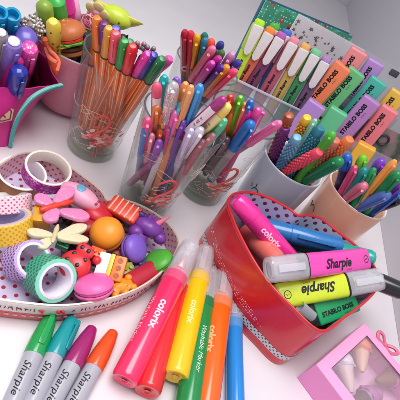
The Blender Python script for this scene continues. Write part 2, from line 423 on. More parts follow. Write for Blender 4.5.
# ============================================================ tumblers
def tumbler(c, rb, rt, h, label, fl_ang, group='printed glass tumblers'):
    t = thing('glass_tumbler', label, 'glass', TR(c[0], c[1], 0), group)
    g = MB(); n = 64
    prof = [(.0, rb*.86), (.08, rb*.97), (.3, rb), (1.0, rb+(rt-rb)*.06), (h-.08, rt), (h, rt-.07), (h-.08, rt-.14), (1.2, rb-.16), (.95, rb-.5), (.9, 0)]
    g.lathe(prof, n); g.build('wall', clear('e6ecea', .004, .03, edge=.3, name='thin_glass', f0=.018), t)
    r = MB(); r.lathe([(h-.06, rt+.012), (h+.03, rt-.02), (h+.03, rt-.12), (h-.06, rt-.16)], n); r.build('rim', clear('5c6066', .6, .05, name='glass_edge'), t)
    b = MB(); b.lathe([(.05, 0), (.05, rb*.8), (.12, rb*.93), (.3, rb*.955), (.8, rb*.95), (.86, rb*.8), (.82, 0)], n)
    m = clear('a9c0a0', .1, .03, edge=1.0, name='base_glass', f0=.03)
    b.build('base', m, t)
    # printed bird and line drawing, lying on the outside of the glass
    def on(a, z, off=.03): R = rb+(rt-rb)*z/h+off; return (R*math.cos(a), R*math.sin(a), z)
    k = MB(); rnd = random.Random(int(c[0]*10)); A = fl_ang
    s = 1/rb
    neck = [(-.3, 3.3), (-.05, 4.1), (.4, 4.7), (.75, 5.5), (.6, 6.3), (.15, 6.5), (-.25, 6.0), (-.45, 5.55)]
    k.tube([on(A+x*s, z) for x, z in [(p.x, p.y) for p in catmull([V((a, b, 0)) for a, b in neck], 6, False)]], [.13]*30+[.11]*13, 6)
    for j in range(64):
        bx = rnd.gauss(.5, .72); bz = 3.45+rnd.gauss(0, .5)+bx*.3; L = rnd.uniform(.16, .34); th = rnd.uniform(-.6, 1.0); off = .03+.0006*j
        pts = []
        for i in range(10):
            q = 2*PI*i/10; ex = math.cos(q)*L; ey = math.sin(q)*L*.42*(1.15-.5*math.cos(q)); pts.append(on(A+(bx+ex*math.cos(th)-ey*math.sin(th))*s, bz+ex*math.sin(th)+ey*math.cos(th), off))
        k.add(pts, [tuple(range(10))], None, rnd.choice((0, 1, 1, 2)))
    for x in (.2, .5): k.tube([on(A+(x+.05*i)*s, 2.6-i*.35) for i in range(6)], .04, 4)
    k.build('bird_print', [plas('e8605c', .5), plas('f59a94', .5), plas('fbd0c4', .5)], t)
    w = MB()
    for j in range(5):   # leaf outlines higher up the glass
        a0 = A+rnd.uniform(-1.1, 1.1)*.9; z0 = rnd.uniform(5.0, 8.2); th = rnd.uniform(-1, 1); L = rnd.uniform(.5, .9)
        w.tube([on(a0+(math.cos(q)*L*math.cos(th)-math.sin(q)*L*.35*math.sin(th))*s, z0+math.cos(q)*L*math.sin(th)+math.sin(q)*L*.35*math.cos(th), .025) for q in [2*PI*i/14 for i in range(14)]], .02, 4, closed=True)
    w.build('leaf_print', plas('f0d2c0', .5), t); w = MB()
    for j in range(7):
        a = A+rnd.uniform(-1.5, 1.5); z = rnd.uniform(1.6, 8.2); pts = [(a, z)]
        for i in range(rnd.randint(3, 7)):
            a += rnd.choice((-1, 1))*rnd.uniform(.1, .3); z += rnd.uniform(-.8, .8); z = max(1.3, min(8.6, z)); pts.append((a, z))
        w.tube([on(x, y, .025) for x, y in pts], .018, 4)
    w.build('line_print', plas('e9c9c6', .5), t)
    return t
def camang(c): return math.atan2(-c[1], -c[0])
G1 = (-12.8, 34.0); G2 = (-4.8, 31.3); G3 = (-.75, 38.3); G4 = (-7.2, 43.2)
tumbler(G1, 2.5, 3.6, 11.2, 'glass tumbler with pink flamingo print crammed with orange striped fineliners', camang(G1)+.0)
tumbler(G2, 2.6, 3.8, 11, 'glass tumbler with flamingo print holding pastel gel pens, nearest the camera', camang(G2)+.35)
tumbler(G3, 2.7, 3.7, 11, 'glass tumbler with flamingo print holding gel pens in front of the grey cup', camang(G3)+.55)
tumbler(G4, 2.6, 3.6, 11, 'glass tumbler of felt tip pens standing behind the other glasses', camang(G4))
c1 = (G1[0], G1[1], 2.3, 3.4, 11.2, 'g1'); c2 = (G2[0], G2[1], 2.4, 3.6, 11, 'g2'); c3 = (G3[0], G3[1], 2.5, 3.5, 11, 'g3'); c4 = (G4[0], G4[1], 2.4, 3.4, 11, 'g4')
# fineliners
gf = 'fineliners in the left glass'
for tp, dp, col, lab in [
    ((97, 17), (92, 47), 'ee7a1c', 'fineliner with bright orange cap, furthest left in the glass of orange striped pens'),
    ((104, 22), (96, 51), '6a1f78', 'fineliner with deep purple cap between the orange and mustard caps'),
    ((109, 27), (101, 56), 'e0a024', 'fineliner with mustard yellow cap in the left glass'),
    ((116, 32), (108, 62), 'f4586a', 'fineliner with coral pink cap between mustard and green caps'),
    ((125, 40), (116, 69), '12983c', 'fineliner with bright green cap in the left glass'),
    ((133, 45), (126, 72), 'e6202c', 'fineliner with bright red cap in the left glass'),
    ((149, 53), (138, 77), 'ee3ab0', 'fineliner with magenta pink cap leaning right in the left glass'),
    ((155, 54), (148, 77), '2c2f9c', 'fineliner with navy blue cap behind the magenta capped one'),
    ((163, 58), (154, 80), '0e7a3e', 'fineliner with dark green cap leaning over the right edge of the left glass'),
    ((171, 58), (157, 80), 'ee5aa4', 'fineliner with rose pink cap leaning furthest right from the left glass'),
    ((131, 41), (122, 66), '1d7a46', 'fineliner with bottle green cap hidden behind the red capped one'),
    ((116, 27), (110, 52), '5a55c8', 'fineliner with violet blue cap peeping out behind the coral cap')]:
    T, B = in_cup(c1, tp, dp, 16.4, .42, lab[:40], far=('behind' in lab)); fineliner(T, B, col, lab, gf)
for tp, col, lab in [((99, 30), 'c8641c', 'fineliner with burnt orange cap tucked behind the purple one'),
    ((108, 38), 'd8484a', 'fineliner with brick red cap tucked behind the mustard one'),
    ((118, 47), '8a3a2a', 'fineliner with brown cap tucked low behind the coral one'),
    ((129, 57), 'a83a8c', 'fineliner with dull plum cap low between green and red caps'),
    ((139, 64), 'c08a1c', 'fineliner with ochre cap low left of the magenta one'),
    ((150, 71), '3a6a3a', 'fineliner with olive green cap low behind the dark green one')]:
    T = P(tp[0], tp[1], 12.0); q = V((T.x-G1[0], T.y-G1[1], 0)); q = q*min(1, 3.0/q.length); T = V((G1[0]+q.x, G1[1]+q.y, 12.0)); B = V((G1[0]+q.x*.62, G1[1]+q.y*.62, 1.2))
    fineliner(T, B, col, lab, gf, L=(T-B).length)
def topper(T, Q, kind, label):
    t = axis_thing('charm_pen', label, 'pen', T, Q, 15.5, 20, 'pens with little charms on top')
    b = MB(); b.lathe([(0, 0), (.6, .25), (1, .32), (14, .3), (14.2, .2), (14.6, .12)], 12); b.build('barrel', plas('4a4650', .3), t)
    k = MB()
    if kind == 'cat':
        k.ball(.42, .42, .38, (0, 0, 14.9)); k.lathe([(0, .16), (.34, 0)], 6, M=TR(0, .24, 15.15) @ RX(-.3)); k.lathe([(0, .16), (.34, 0)], 6, M=TR(0, -.24, 15.15) @ RX(.3))
        k.build('cat_charm', plas('1c1a20', .35), t)
    else:
        for i, (y, z, r) in enumerate([(0, 14.7, .2), (.25, 15.0, .22), (-.3, 15.1, .22), (.5, 15.35, .2), (0, 15.35, .2), (.1, 14.4, .16)]): k.ball(r, r, r, (0, y, z), n=10)
        k.build('bead_charm', plas('8d8289' if kind == 'bead' else 'b08a8a', .25, metal=.5), t)
T, B = in_cup(c1, (124, 34), (116, 60), 15.5, .3); topper(T, B, 'cat', 'slim pen topped by a black cat charm above the green fineliner cap')
T, B = in_cup(c1, (138, 42), (128, 70), 15.5, .3); topper(T, B, 'rose', 'slim pen with pinkish bead charm right of the red fineliner cap')
T, B = in_cup(c1, (148, 46), (136, 72), 15.5, .3); topper(T, B, 'bead', 'slim pen with grey bead charm above the magenta fineliner cap')
# front glass
gg = 'gel pens in the front glass'
def gp(cup, tp, dp, L, fn, col, lab, grp, r=.41, **k):
    T, B = in_cup(cup, tp, dp, L, r, lab[:40], far=('behind' in lab)); return fn(T, B, col, lab, grp, L=L, r=r, **k)
gp(c2, (157, 82), (151, 117), 15, labelpen, 'f05a78', 'coral pink gel pen with lettered cap label at left of the front glass', gg, txt='\u0131\u0131 \u0131\u0131\u0131\u0131 \u0131\u0131')
gp(c2, (165, 75), (161, 97), 14.3, gelpen, '22b4b4', 'turquoise capped gel pen behind the coral labelled one', gg, body='c8dce4')
gp(c2, (174, 82), (164, 112), 15.7, gelpen, 'c9c4c6', 'silver glitter capped gel pen in the front glass', gg, body='6e6a78', gl=glitter('b6b0b4', 'fdfdfd', 700, amt=.5), r=.5)
gp(c2, (177, 77), (172, 95), 14.4, gelpen, '8a5ec6', 'violet capped gel pen just behind the silver glitter cap', gg, body='e8e0ea')
gp(c2, (186, 82), (176, 108), 15.3, gelpen, 'f29a52', 'peach orange capped gel pen beside the silver glitter cap', gg, body='8a62a8')
gp(c2, (192, 85), (183, 110), 15.2, gelpen, 'eea46a', 'pale apricot gel pen touching the peach orange one', gg, r=.36)
gp(c2, (201, 84), (187, 115), 15.2, gelpen, '3f9bdc', 'sky blue capped gel pen leaning right in the front glass', gg, body='3a4a9c')
gp(c2, (182, 102), (172, 122), 13.2, gelpen, '53b9d2', 'light cyan gel pen with short cap low in the front glass', gg, r=.36, body='e4eef2')
gp(c2, (176, 111), (165, 158), 13.4, gelpen, 'f06cb4', 'candy pink gel pen upright in the middle of the front glass', gg, capL=6.5, spin=20)
gp(c2, (157, 105), (152, 150), 13, gelpen, 'ee8a4c', 'orange gel pen seen through the left side of the front glass', gg, capL=7)
gp(c2, (163, 116), (157, 150), 12.2, gelpen, 'f09a3e', 'short amber gel pen seen through the front glass', gg, capL=6)
gp(c2, (202, 128), (176, 165), 13.6, gelpen, 'e6e2f2', 'white lavender gel pen leaning right at the rim of the front glass', gg, capL=6, spin=25)
gp(c2, (192, 129), (172, 165), 13, gelpen, 'd6cfea', 'pale lilac gel pen left of the white lavender one', gg, r=.36, capL=6)
gp(c2, (226, 97), (194, 124), 16.5, labelpen, 'a42a78', 'plum gel pen with long lettered label leaning far right from the front glass', gg, txt='\u0131\u0131 \u0131\u0131\u0131\u0131 \u0131\u0131')
gp(c2, (230, 104), (206, 127), 16.5, labelpen, 'f2dc6c', 'pale yellow gel pen with lettered label leaning far right', gg, txt='\u0131\u0131 \u0131\u0131\u0131\u0131 \u0131\u0131', pale='fbf2b4')
gp(c2, (226, 119), (204, 139), 13.6, gelpen, '5cc59a', 'mint green gel pen with white trim leaning right', gg, body='8fd0b4', capL=6.5)
gp(c2, (214, 134), (196, 156), 13.2, gelpen, 'c58a8e', 'dusty rose gel pen leaning out below the mint green one', gg, r=.36, body='a88088')
gp(c2, (148, 118), (142, 160), 12.5, gelpen, 'ee5a8c', 'hot pink gel pen against the left wall of the front glass', gg, capL=7.5, r=.42)
# middle glass
gh = 'pens in the glass beside the grey cup'
gp(c3, (232, 113), (221, 150), 13.5, gelpen, 'f48a1c', 'plain bright orange capped pen at left of the middle glass', gh, capL=7, spin=120)
gp(c3, (236, 102), (228, 125), 14.6, gelpen, 'f28a3c', 'light orange capped pen behind the bright orange one', gh, spin=90)
gp(c3, (231, 95), (226, 112), 15.6, gelpen, 'e23a30', 'red round ended pen peeping out above the yellow labelled one', gh, blunt=0)
gp(c3, (241, 96), (236, 112), 15.6, gelpen, '6cc22c', 'lime green round ended pen at the back of the middle glass', gh)
gp(c3, (252, 100), (246, 116), 15.6, gelpen, '2a6cc2', 'mid blue round ended pen behind the hot pink caps', gh)
gp(c3, (246, 103), (239, 122), 15, gelpen, 'f49060', 'salmon capped pen between the lime and hot pink ones', gh)
gp(c3, (249, 109), (237, 133), 14.6, gelpen, 'fa2f94', 'hot pink capped pen behind the blue marker cap', gh, r=.46, spin=100)
gp(c3, (259, 108), (246, 132), 15, gelpen, 'f650a6', 'neon pink capped pen right of the other hot pink one', gh, r=.43, spin=100)
gp(c3, (252, 122), (236, 154), 14, gelpen, '1f78c8', 'pen with thick glossy blue cap and clear barrel in the middle glass', gh, r=.56, capL=5, bodym=clear('dfe4ea', .3), spin=40)
gp(c3, (281, 122), (255, 152), 15.5, gelpen, 'f27ab2', 'light pink capped pen leaning over towards the grey cup', gh, r=.43, capL=5.4, body='9c8f98', spin=-20)
for (tp, dp, L, col, lab) in [((222, 140), (206, 172), 11, '2c2a30', 'black gel pen seen through the middle glass'), ((214, 128), (202, 165), 11.5, '7a5a86', 'dusky mauve gel pen low in the middle glass'), ((208, 140), (198, 172), 10.6, '4b4448', 'charcoal pen at the left wall of the middle glass'), ((228, 138), (212, 170), 11, '6e5560', 'brown mauve pen behind the flamingo on the middle glass')]:
    gp(c3, tp, dp, L, gelpen, col, lab, gh, r=.42)
# back glass
gk = 'felt tip pens in the back glass'
for (tp, dp, col, lab, kw) in [
    ((185, 30), (177, 56), 'b51f3a', 'crimson capped felt pen with white dashes and a round badge', dict(badge=True, dash=True)),
    ((191, 31), (184, 54), 'd42a44', 'plain red felt pen close behind the dashed crimson one', {}),
    ((198, 35), (186, 67), 'f2a21c', 'amber yellow capped felt pen in the back glass', {}),
    ((206, 38), (191, 75), '2a7f9c', 'teal blue capped felt pen in the back glass', {}),
    ((205, 33), (199, 50), '1c6a5c', 'dark green felt pen peeping out above the teal blue one', {}),
    ((212, 39), (204, 60), 'ee5a3c', 'orange red felt pen behind the rose pink cap', {}),
    ((214, 47), (195, 75), 'ec7a98', 'rose pink capped felt pen with long clip', {}),
    ((222, 42), (214, 60), '2a3a92', 'navy felt pen at the very back of the back glass', {}),
    ((223, 51), (212, 68), '3f6e2a', 'moss green felt pen behind the magenta cap', {}),
    ((220, 57), (197, 82), 'c0299a', 'magenta capped felt pen right of the rose pink one', {}),
    ((213, 62), (196, 82), 'd23fae', 'orchid pink capped felt pen below the magenta one', {}),
    ((223, 66), (205, 88), '5a2390', 'purple capped felt pen with an orange edge beside it', {}),
    ((228, 66), (214, 86), 'f59a3a', 'light orange felt pen between the purple and hot pink caps', {}),
    ((236, 70), (219, 89), 'fb4f7e', 'hot coral capped felt pen leaning furthest right in the back glass', {}),
    ((233, 53), (226, 68), 'd58ec4', 'lilac pink round felt pen above the hot coral cap', {}),
    ((240, 61), (232, 76), '3c3f9c', 'indigo felt pen at the far right of the back glass', {})]:
    gp(c4, tp, dp, 15.4, feltpen, col, lab, gk, r=.42, **kw)

for (tp, dp, L, col, lab) in [((146, 128), (138, 165), 11.4, '4a7ac0', 'steel blue gel pen against the left wall of the front glass'), ((160, 140), (150, 172), 10.6, '9a5ac0', 'orchid gel pen low at the front of the front glass'), ((152, 134), (144, 168), 11, 'f0a0b4', 'powder pink gel pen low at the left of the front glass'), ((170, 122), (162, 160), 12, 'd84a8a', 'raspberry gel pen low in the middle of the front glass'), ((184, 120), (172, 155), 12.4, '7a4ab0', 'violet gel pen low behind the candy pink one'), ((162, 128), (152, 165), 11, 'f06a3a', 'vermilion gel pen low at the left of the front glass'), ((196, 138), (178, 170), 11.4, '6a4a5c', 'dark mauve gel pen low at the right of the front glass'), ((204, 140), (184, 172), 12, 'a86a74', 'dull rose gel pen lowest at the right of the front glass')]:
    gp(c2, tp, dp, L, gelpen, col, lab, gg, r=.36)
# ============================================================ ceramic cups
def cup(c, rb, rt, h, col, label, face_marks, group='ceramic cups'):
    t = thing('ceramic_cup', label, 'cup', TR(c[0], c[1], 0), group)
    m = plas(col, .22, coat=.5, var=.02, nscale=40, name='glazed_ceramic')
    b = MB(); prof = [(0, 0), (0, rb*.8), (.1, rb*.93), (.4, rb)]+[(z, rb+(rt-rb)*(z/h)**.8) for z in (1.5, 3, 4.5, 6, h-.25)]+[(h-.08, rt-.02), (h, rt-.1), (h-.05, rt-.22), (h-.4, rt-.28), (.6, rb-.35), (.5, 0)]
    b.lathe(prof, 72)
    b.build('body', m, t, sharp=60)
    r = MB(); r.lathe([(h-.03, rt-.02), (h+.035, rt-.1), (h-.02, rt-.21)], 72); r.build('rim', plas('f2ece8', .25, coat=.5), t)
    if face_marks:
        k = MB(); A = camang(c)+face_marks[0]; z0 = face_marks[1]
        def on(x, z): R = rb+(rt-rb)*(z/h)**.8+.02; return (R*math.cos(A+x/R), R*math.sin(A+x/R), z)
        if len(face_marks) > 2: 
            for pts in face_marks[2]: k.tube([on(x, z0+z) for x, z in [(p.x, p.y) for p in catmull([V((a, b_, 0)) for a, b_ in pts], 5, False)]], .045, 5)
        k.build('face_print', INK('2c2424'), t)
    return t
B1 = (6.25, 41.0); B2 = (14.3, 42.8)
arc = lambda cx, r, s=1, z=0: [(cx-r, z), (cx-r*.7, z+s*r*.7), (cx, z+s*r), (cx+r*.7, z+s*r*.7), (cx+r, z)]
cup(B1, 3.1, 3.65, 8.0, 'b6c4d4', 'blue grey ceramic cup crowded with studded pens', (0.0, 3.9, [arc(-1.4, .5), arc(1.5, .55), [(-2.1, .2), (-2.3, .5)], [(-1.6, .6), (-1.7, 1.0)]]))
cup(B2, 3.2, 3.75, 8.2, 'f6bb9c', 'peach ceramic cup of pens behind the red heart tin', (-.5, 4.2, [arc(-1.0, .5), arc(1.2, .5), [(-1.6, .2), (-1.9, .5)]]))
d1 = (B1[0], B1[1], 2.8, 3.35, 8.0, 'b1'); d2 = (B2[0], B2[1], 2.8, 3.4, 8.2, 'b2')
gb = 'studded pens in the grey cup'
for tp, dp, cols, lab, L in [
    ((290, 114), (284, 125), ['8c3a26', 'a4502c'], 'rusty brown studded pen at the back left of the grey cup', 15),
    ((286, 126), (273, 147), ['5a1c5e', '7a2a7c'], 'dark plum studded pen beside the blue grey studded one', 13.6),
    ((298, 136), (274, 163), ['34587c', '4b86b0', '6fb2d2'], 'slate blue studded pen at the front left of the grey cup', 13.5),
    ((308, 116), (292, 142), ['7a3a24', 'e23a2e', 'f2442e', 'f6c52a'], 'rainbow studded pen, red turning yellow at its tip', 14.6),
    ((322, 127), (306, 148), ['1b5a72', '1f7c92'], 'dark teal studded pen at the back of the grey cup', 14),
    ((322, 137), (308, 152), ['3c2a98', '5a35b8'], 'violet studded pen between the teal and rust coral ones', 13.4),
    ((321, 151), (282, 172), ['f0445a', 'f4526a'], 'neon coral studded pen lying over the front rim of the grey cup', 14),
    ((337, 139), (318, 160), ['b85a44', 'd0705a'], 'rust coral studded pen leaning right out of the grey cup', 14.8),
    ((351, 138), (330, 162), ['e25a2c', 'f07a3c'], 'bright orange studded pen leaning furthest right from the grey cup', 15.4)]:
    T, B = in_cup(d1, tp, dp, L, .55, lab[:30]); knobby(T, B, cols, lab, gb, L)
T, B = in_cup(d1, (316, 119), (304, 140), 14.5, .35); gelpen(T, B, '8fd0b4', 'slim mint green pen standing behind the rainbow studded pen', 'smooth pens in the grey cup', L=14.5, r=.36)
T, B = in_cup(d1, (334, 132), (326, 146), 15.3, .45); gelpen(T, B, '4cae38', 'grass green pen with rounded end at the back of the grey cup', 'smooth pens in the grey cup', L=15.3, r=.5)
T, B = in_cup(d1, (342, 160), (303, 181), 15, .6); t = gelpen(T, B, '0c7a48', 'long dark green pen with white lettering over the right rim of the grey cup', 'smooth pens in the grey cup', L=15, r=.62, capL=8.5, spin=-10, cap='0e8450')
bb = MB(); text_wrap(bb, '\u0131\u0131 \u0131\u0131\u0131\u0131 \u0131\u0131', .66, 9.2, size=.55, shear=.25, mi=0); bb.build('lettering', WH, t)
gpk = 'pens in the peach cup'
for tp, dp, L, r, col, lab, kw in [
    ((348, 154), (337, 190), 14, .62, '2466c4', 'fat pen with blue end and dark purple barrel at left of the peach cup', dict(capL=2, body='44306a')),
    ((364, 155), (355, 180), 14, .55, '72c62c', 'lime green ended pen in the peach cup', dict(capL=2.6, body='2a8a6a')),
    ((366, 168), (352, 190), 13, .55, '1b8c86', 'teal pen in front of the lime green ended one', dict(capL=7)),
    ((383, 159), (370, 186), 14.4, .6, '7a3cc0', 'violet pen standing in the peach cup', dict(capL=7)),
    ((400, 172), (372, 192), 15, .6, '12854c', 'emerald green pen leaning right out of the peach cup', dict(capL=8)),
    ((404, 182), (386, 195), 14, .5, '7f48b8', 'purple pen leaning out below the emerald green one', dict(capL=7)),
    ((366, 184), (343, 198), 12.6, .6, 'e27c92', 'rose pink pen lying low across the left of the peach cup', dict(capL=6.5)),
    ((390, 193), (357, 206), 13, .6, '5a78c0', 'periwinkle blue pen lying across the front of the peach cup', dict(capL=6.5)),
    ((402, 198), (375, 210), 12.6, .6, '202026', 'black pen resting on the right rim of the peach cup', dict(capL=6.5)),
    ((356, 166), (346, 192), 13, .42, 'e85a8c', 'slim rose red pen right behind the fat blue ended one', dict(capL=6)),
    ((375, 168), (362, 190), 13.2, .42, '2a9a5a', 'slim jade pen between the teal and violet ones', dict(capL=6)),
    ((393, 168), (378, 188), 14, .45, 'c04a9a', 'slim magenta pen behind the emerald green one', dict(capL=6)),
    ((396, 160), (384, 180), 14.6, .42, 'f2a04a', 'slim tangerine pen at the back right of the peach cup', dict(capL=6)),
    ((374, 180), (360, 196), 12.4, .4, '5ac8b4', 'slim aqua pen in the middle of the peach cup', dict(capL=6)),
    ((402, 190), (382, 202), 13, .42, '3c6ac4', 'slim cobalt pen just above the black one', dict(capL=6))]:
    T, B = in_cup(d2, tp, dp, L, r, lab[:30]); gelpen(T, B, col, lab, gpk, L=L, r=r, spin=30, **kw)
# ============================================================ highlighters on the clear rack
RD = V((1, .33, 0)).normalized(); RN = V((RD.y, -RD.x, 0))       # rack direction, and towards the viewer
R0 = V((-5.8, 56.9, 0))
def PP(x, y, off):      # point seen at pixel (x,y) on the upright plane of one rack row
    d = ray(x, y); p = R0+RN*off; s = (p-CAM).dot(RN)/d.dot(RN); return CAM+d*s
def rack_frame(o): return frame(o, V((0, 0, 1)), RN)
rk = thing('display_rack', 'clear plastic tiered rack holding the flat highlighters', 'rack', rack_frame(R0))
rm = clear('d6d8e2', .16, .1, name='clear_acrylic')
def pane(mb, y0, y1, x, z0, z1, th=.18): mb.box(th, y1-y0, z1-z0, (x, (y0+y1)/2, (z0+z1)/2), .04, 1)
b = MB(); pane(b, -3.5, 12.5, 1.5, 1.0, 6.2); b.build('front_panel', rm, rk)
b = MB(); pane(b, 11.5, 26, -1.3, .2, 10.5); b.build('middle_panel', rm, rk)
b = MB(); pane(b, 14, 27, -4.6, .2, 13.0); b.build('back_panel', rm, rk)
b = MB(); b.box(8, 30, .25, (-1.5, 11.8, .9), .05, 1); b.build('tray', rm, rk)
b = MB(); b.box(.35, 16, .3, (1.55, 4.5, 6.2), .1, 2); b.build('lip', plas('c2c6d0', .2), rk)
b = MB(); pane(b, 13, 27, 3.6, .2, 6.5); b.build('lower_panel', rm, rk)
def swing(tp, dp, off, col, label, shaded_col):  # last colour: barrel and cap, darkened for translucent plastic and for shade
    T = PP(tp[0], tp[1], off); Q = PP(dp[0], dp[1], off+.4)
    z = (T-Q).normalized(); L = 12.6; t = thing('slim_highlighter', label, 'highlighter', frame(T-z*L, z, CAM-T) @ RZ(.12), 'slim highlighters with white clips')
    b = MB(); b.lathe([(0, .4), (.15, .55), (.5, .66), (8.6, .74), (8.7, .68), (8.7, 0)], 24, sx=.72, sy=1.12, sq=3.2)
    bt = MB(); text_flat(bt, 'swing cool', face_x(.55, 5.9), .66, bold=.03, mi=1, shear=.2); b.add(bt.v, bt.f, None, 1)
    b.build('barrel', [plas(shaded_col, .3), BLK], t)
    c = MB(); c.lathe([(8.6, .78), (8.75, .84), (11.6, .8), (11.9, .74), (12.0, .5), (12.0, 0)], 24, sx=.75, sy=1.08, sq=3.2); cp = c.build('cap', plas(shaded_col, .3), t)
    k = MB(); out = [(-.72, 3.7), (-.5, .45), (-.2, 0), (.2, 0), (.5, .45), (.72, 3.7), (.62, 3.9), (-.62, 3.9)]
    k.prism([(x, y-3.9) for x, y in out], .55, .82, M=Matrix(((0, 0, 1, 0), (1, 0, 0, 0), (0, 1, 0, 12.0), (0, 0, 0, 1))), bev=.05)
    k.build('clip', plas('e9e2e2', .4), cp)
    n = MB(); n.lathe([(11.9, .62), (12.35, .66), (12.6, .5), (12.62, 0)], 18, sx=.8, sy=1.05, sq=2.8); n.build('end_button', plas(col, .25), t)
    return t
swing((261, 20), (243, 58), .2, 'b4ee2c', 'slim highlighter with neon yellow green button, leftmost of the row with white clips', 'b9d83a')
swing((272, 28), (238, 84), 0, 'f78c3a', 'slim highlighter with orange button and white clip', 'd0664a')
swing((283, 33), (247, 90), 0, 'c060ac', 'slim highlighter with mauve purple button and white clip', '7c3a5e')
swing((296, 38), (262, 96), 0, 'ee92a4', 'slim highlighter with rose pink button and white clip', 'b4566a')
swing((307, 44), (274, 102), 0, 'eeb266', 'slim highlighter with pale amber button and white clip', 'c0a056')
swing((318, 50), (284, 108), 0, '7ccf9c', 'slim highlighter with soft green button and white clip', '3c8a58')
swing((328, 57), (294, 114), 0, 'b48cc6', 'slim highlighter with lilac button, rightmost of the row with white clips', '6e5272')
swing((276, 24), (260, 58), -1.6, '52b83a', 'slim highlighter with leaf green button half hidden behind the orange one', '4a9a3e')
swing((288, 30), (276, 58), -1.6, '4a6ed0', 'slim highlighter with blue button half hidden behind the mauve one', '4a5eae')
def boss(tp, dp, off, col, label, cap=None, L=10.4, txt=True, spin=.1, M=None, tdown=False, ts=1.0, ty=0):
    if M is None:
        T = PP(tp[0], tp[1], off); Q = PP(dp[0], dp[1], off+.5); z = (T-Q).normalized(); M = frame(T-z*L, z, CAM-T) @ RZ(spin)
    t = thing('flat_highlighter', label, 'highlighter', M, 'flat wide highlighters')
    m = plas(col, .33, coat=.2, var=.02)
    b = MB(); b.box(1.55, 2.6, L-2.6, (0, 0, 2.6+(L-2.6)/2), .32, 4)
    if txt:
        text_flat(b, 'STABILO BOSS', face_x(.79, L-3.55*ts, tdown, (-.25 if not tdown else .15)+ty), .8*ts, bold=.05)
        text_flat(b, '\u0131\u0131 \u0131\u0131\u0131\u0131 \u0131\u0131', face_x(.79, L-2.3*ts, tdown, (.4 if not tdown else -.5)+ty*.8), .34)
    b.build('barrel', [m, BLK], t)
    c = MB(); c.box(1.45, 2.45, 2.2, (0, 0, 1.1), .2, 3); c.box(.2, .5, 1.9, (.78, .6, 1.2), .06); c.build('cap', plas(cap or col, .33), t)
    r = MB(); r.box(1.3, 2.3, .5, (0, 0, 2.4), .1, 2); r.build('collar', BLK, t)
    return t
boss((360, 50), (331, 91), -3.6, 'ee8c90', 'flat pastel pink highlighter in the back row of the rack')
boss((377, 61), (348, 102), -3.6, 'b78cd0', 'flat pastel lilac highlighter in the back row of the rack')
boss((344, 65), (303, 112), -.2, 'f48458', 'flat pastel orange highlighter, leftmost of the wide ones')
boss((358, 71), (317, 118), -.2, '68bc7c', 'flat pastel green highlighter beside the orange one')
boss((380, 80), (339, 127), -.6, '4bb8a4', 'flat turquoise highlighter between the green and purple ones')
boss((400, 92), (368, 130), -1.2, 'ecc050', 'flat golden yellow highlighter at the right end of the rack')
boss((373, 99), (331, 147), 2.4, 'b882c4', 'flat pastel purple highlighter in front of the turquoise one')
boss((391, 108), (350, 158), 2.2, 'f0808a', 'flat salmon pink highlighter, front right of the rack')
boss((318, 103), (293, 135), 5.0, 'b48ad0', 'short seen lilac highlighter low behind the rainbow studded pen', txt=False, L=8.6)
boss((340, 110), (316, 142), 5.0, '66c48e', 'short seen mint highlighter low behind the grass green pen', txt=False, L=8.6)
boss((368, 145), (345, 178), 7.0, 'f0b43c', 'flat yellow highlighter with black collar behind the peach cup', txt=False, L=8.2, cap='26242c')
# patterned notebook leaning on the rack, and the star printed clear sleeve in front of it
A = P(265, -1, 13.6); Bp = P(351, 35, 13.6); rd = (Bp-A).normalized(); rn = V((rd.y, -rd.x, 0)).normalized(); W = (Bp-A).length
M = frame(V((A.x, A.y, 0))+rn*1.2, V((-rn.x*1.2, -rn.y*1.2, 13.6)), rn)
nb = thing('notebook', 'teal floral notebook with dark blue edge standing behind the highlighters', 'notebook', M)
def flower_mat():
    m, nt, b = newmat('floral_cover'); N = nt.nodes; L = nt.links
    tc = N.new('ShaderNodeTexCoord'); v = N.new('ShaderNodeTexVoronoi'); v.inputs['Scale'].default_value = 34; v.inputs['Randomness'].default_value = .8
    v2 = N.new('ShaderNodeTexVoronoi'); v2.inputs['Scale'].default_value = 170; v2.inputs['Randomness'].default_value = .3
    nz = N.new('ShaderNodeTexNoise'); nz.inputs['Scale'].default_value = 200
    L.new(tc.outputs['Object'], v.inputs['Vector']); L.new(tc.outputs['Object'], v2.inputs['Vector']); L.new(tc.outputs['Object'], nz.inputs['Vector'])
    ad = N.new('ShaderNodeMath'); ad.operation = 'MULTIPLY_ADD'; ad.inputs[1].default_value = .25; L.new(nz.outputs['Fac'], ad.inputs[0]); L.new(v.outputs['Distance'], ad.inputs[2])
    r = N.new('ShaderNodeValToRGB'); r.color_ramp.interpolation = 'CONSTANT'; e = r.color_ramp.elements
    e[0].position = 0; e[0].color = lin('6e2c30'); e[1].position = .27; e[1].color = lin('a8524a')
    e.new(.36).color = lin('3b8f70'); e.new(.7).color = lin('4aa886')
    L.new(ad.outputs[0], r.inputs[0])
    l2 = N.new('ShaderNodeMapRange'); l2.inputs['From Min'].default_value = .18; l2.inputs['From Max'].default_value = .22; L.new(v2.outputs['Distance'], l2.inputs['Value'])
    mx = N.new('ShaderNodeMix'); mx.data_type = 'RGBA'; mx.inputs['A'].default_value = lin('c8e6da'); L.new(l2.outputs[0], mx.inputs['Factor']); L.new(r.outputs[0], mx.inputs['B'])
    L.new(mx.outputs['Result'], b.inputs['Base Color']); b.inputs['Roughness'].default_value = .4; return m
H_ = math.hypot(13.6, 1.2)
b = MB(); b.box(.18, W, H_, (.5, W/2, H_/2), .05); b.build('cover', flower_mat(), nb)
b = MB(); b.box(.8, W-.3, H_-.4, (-.02, W/2-.1, H_/2), .05); b.build('pages', plas('e8e2da', .8, coat=0), nb)
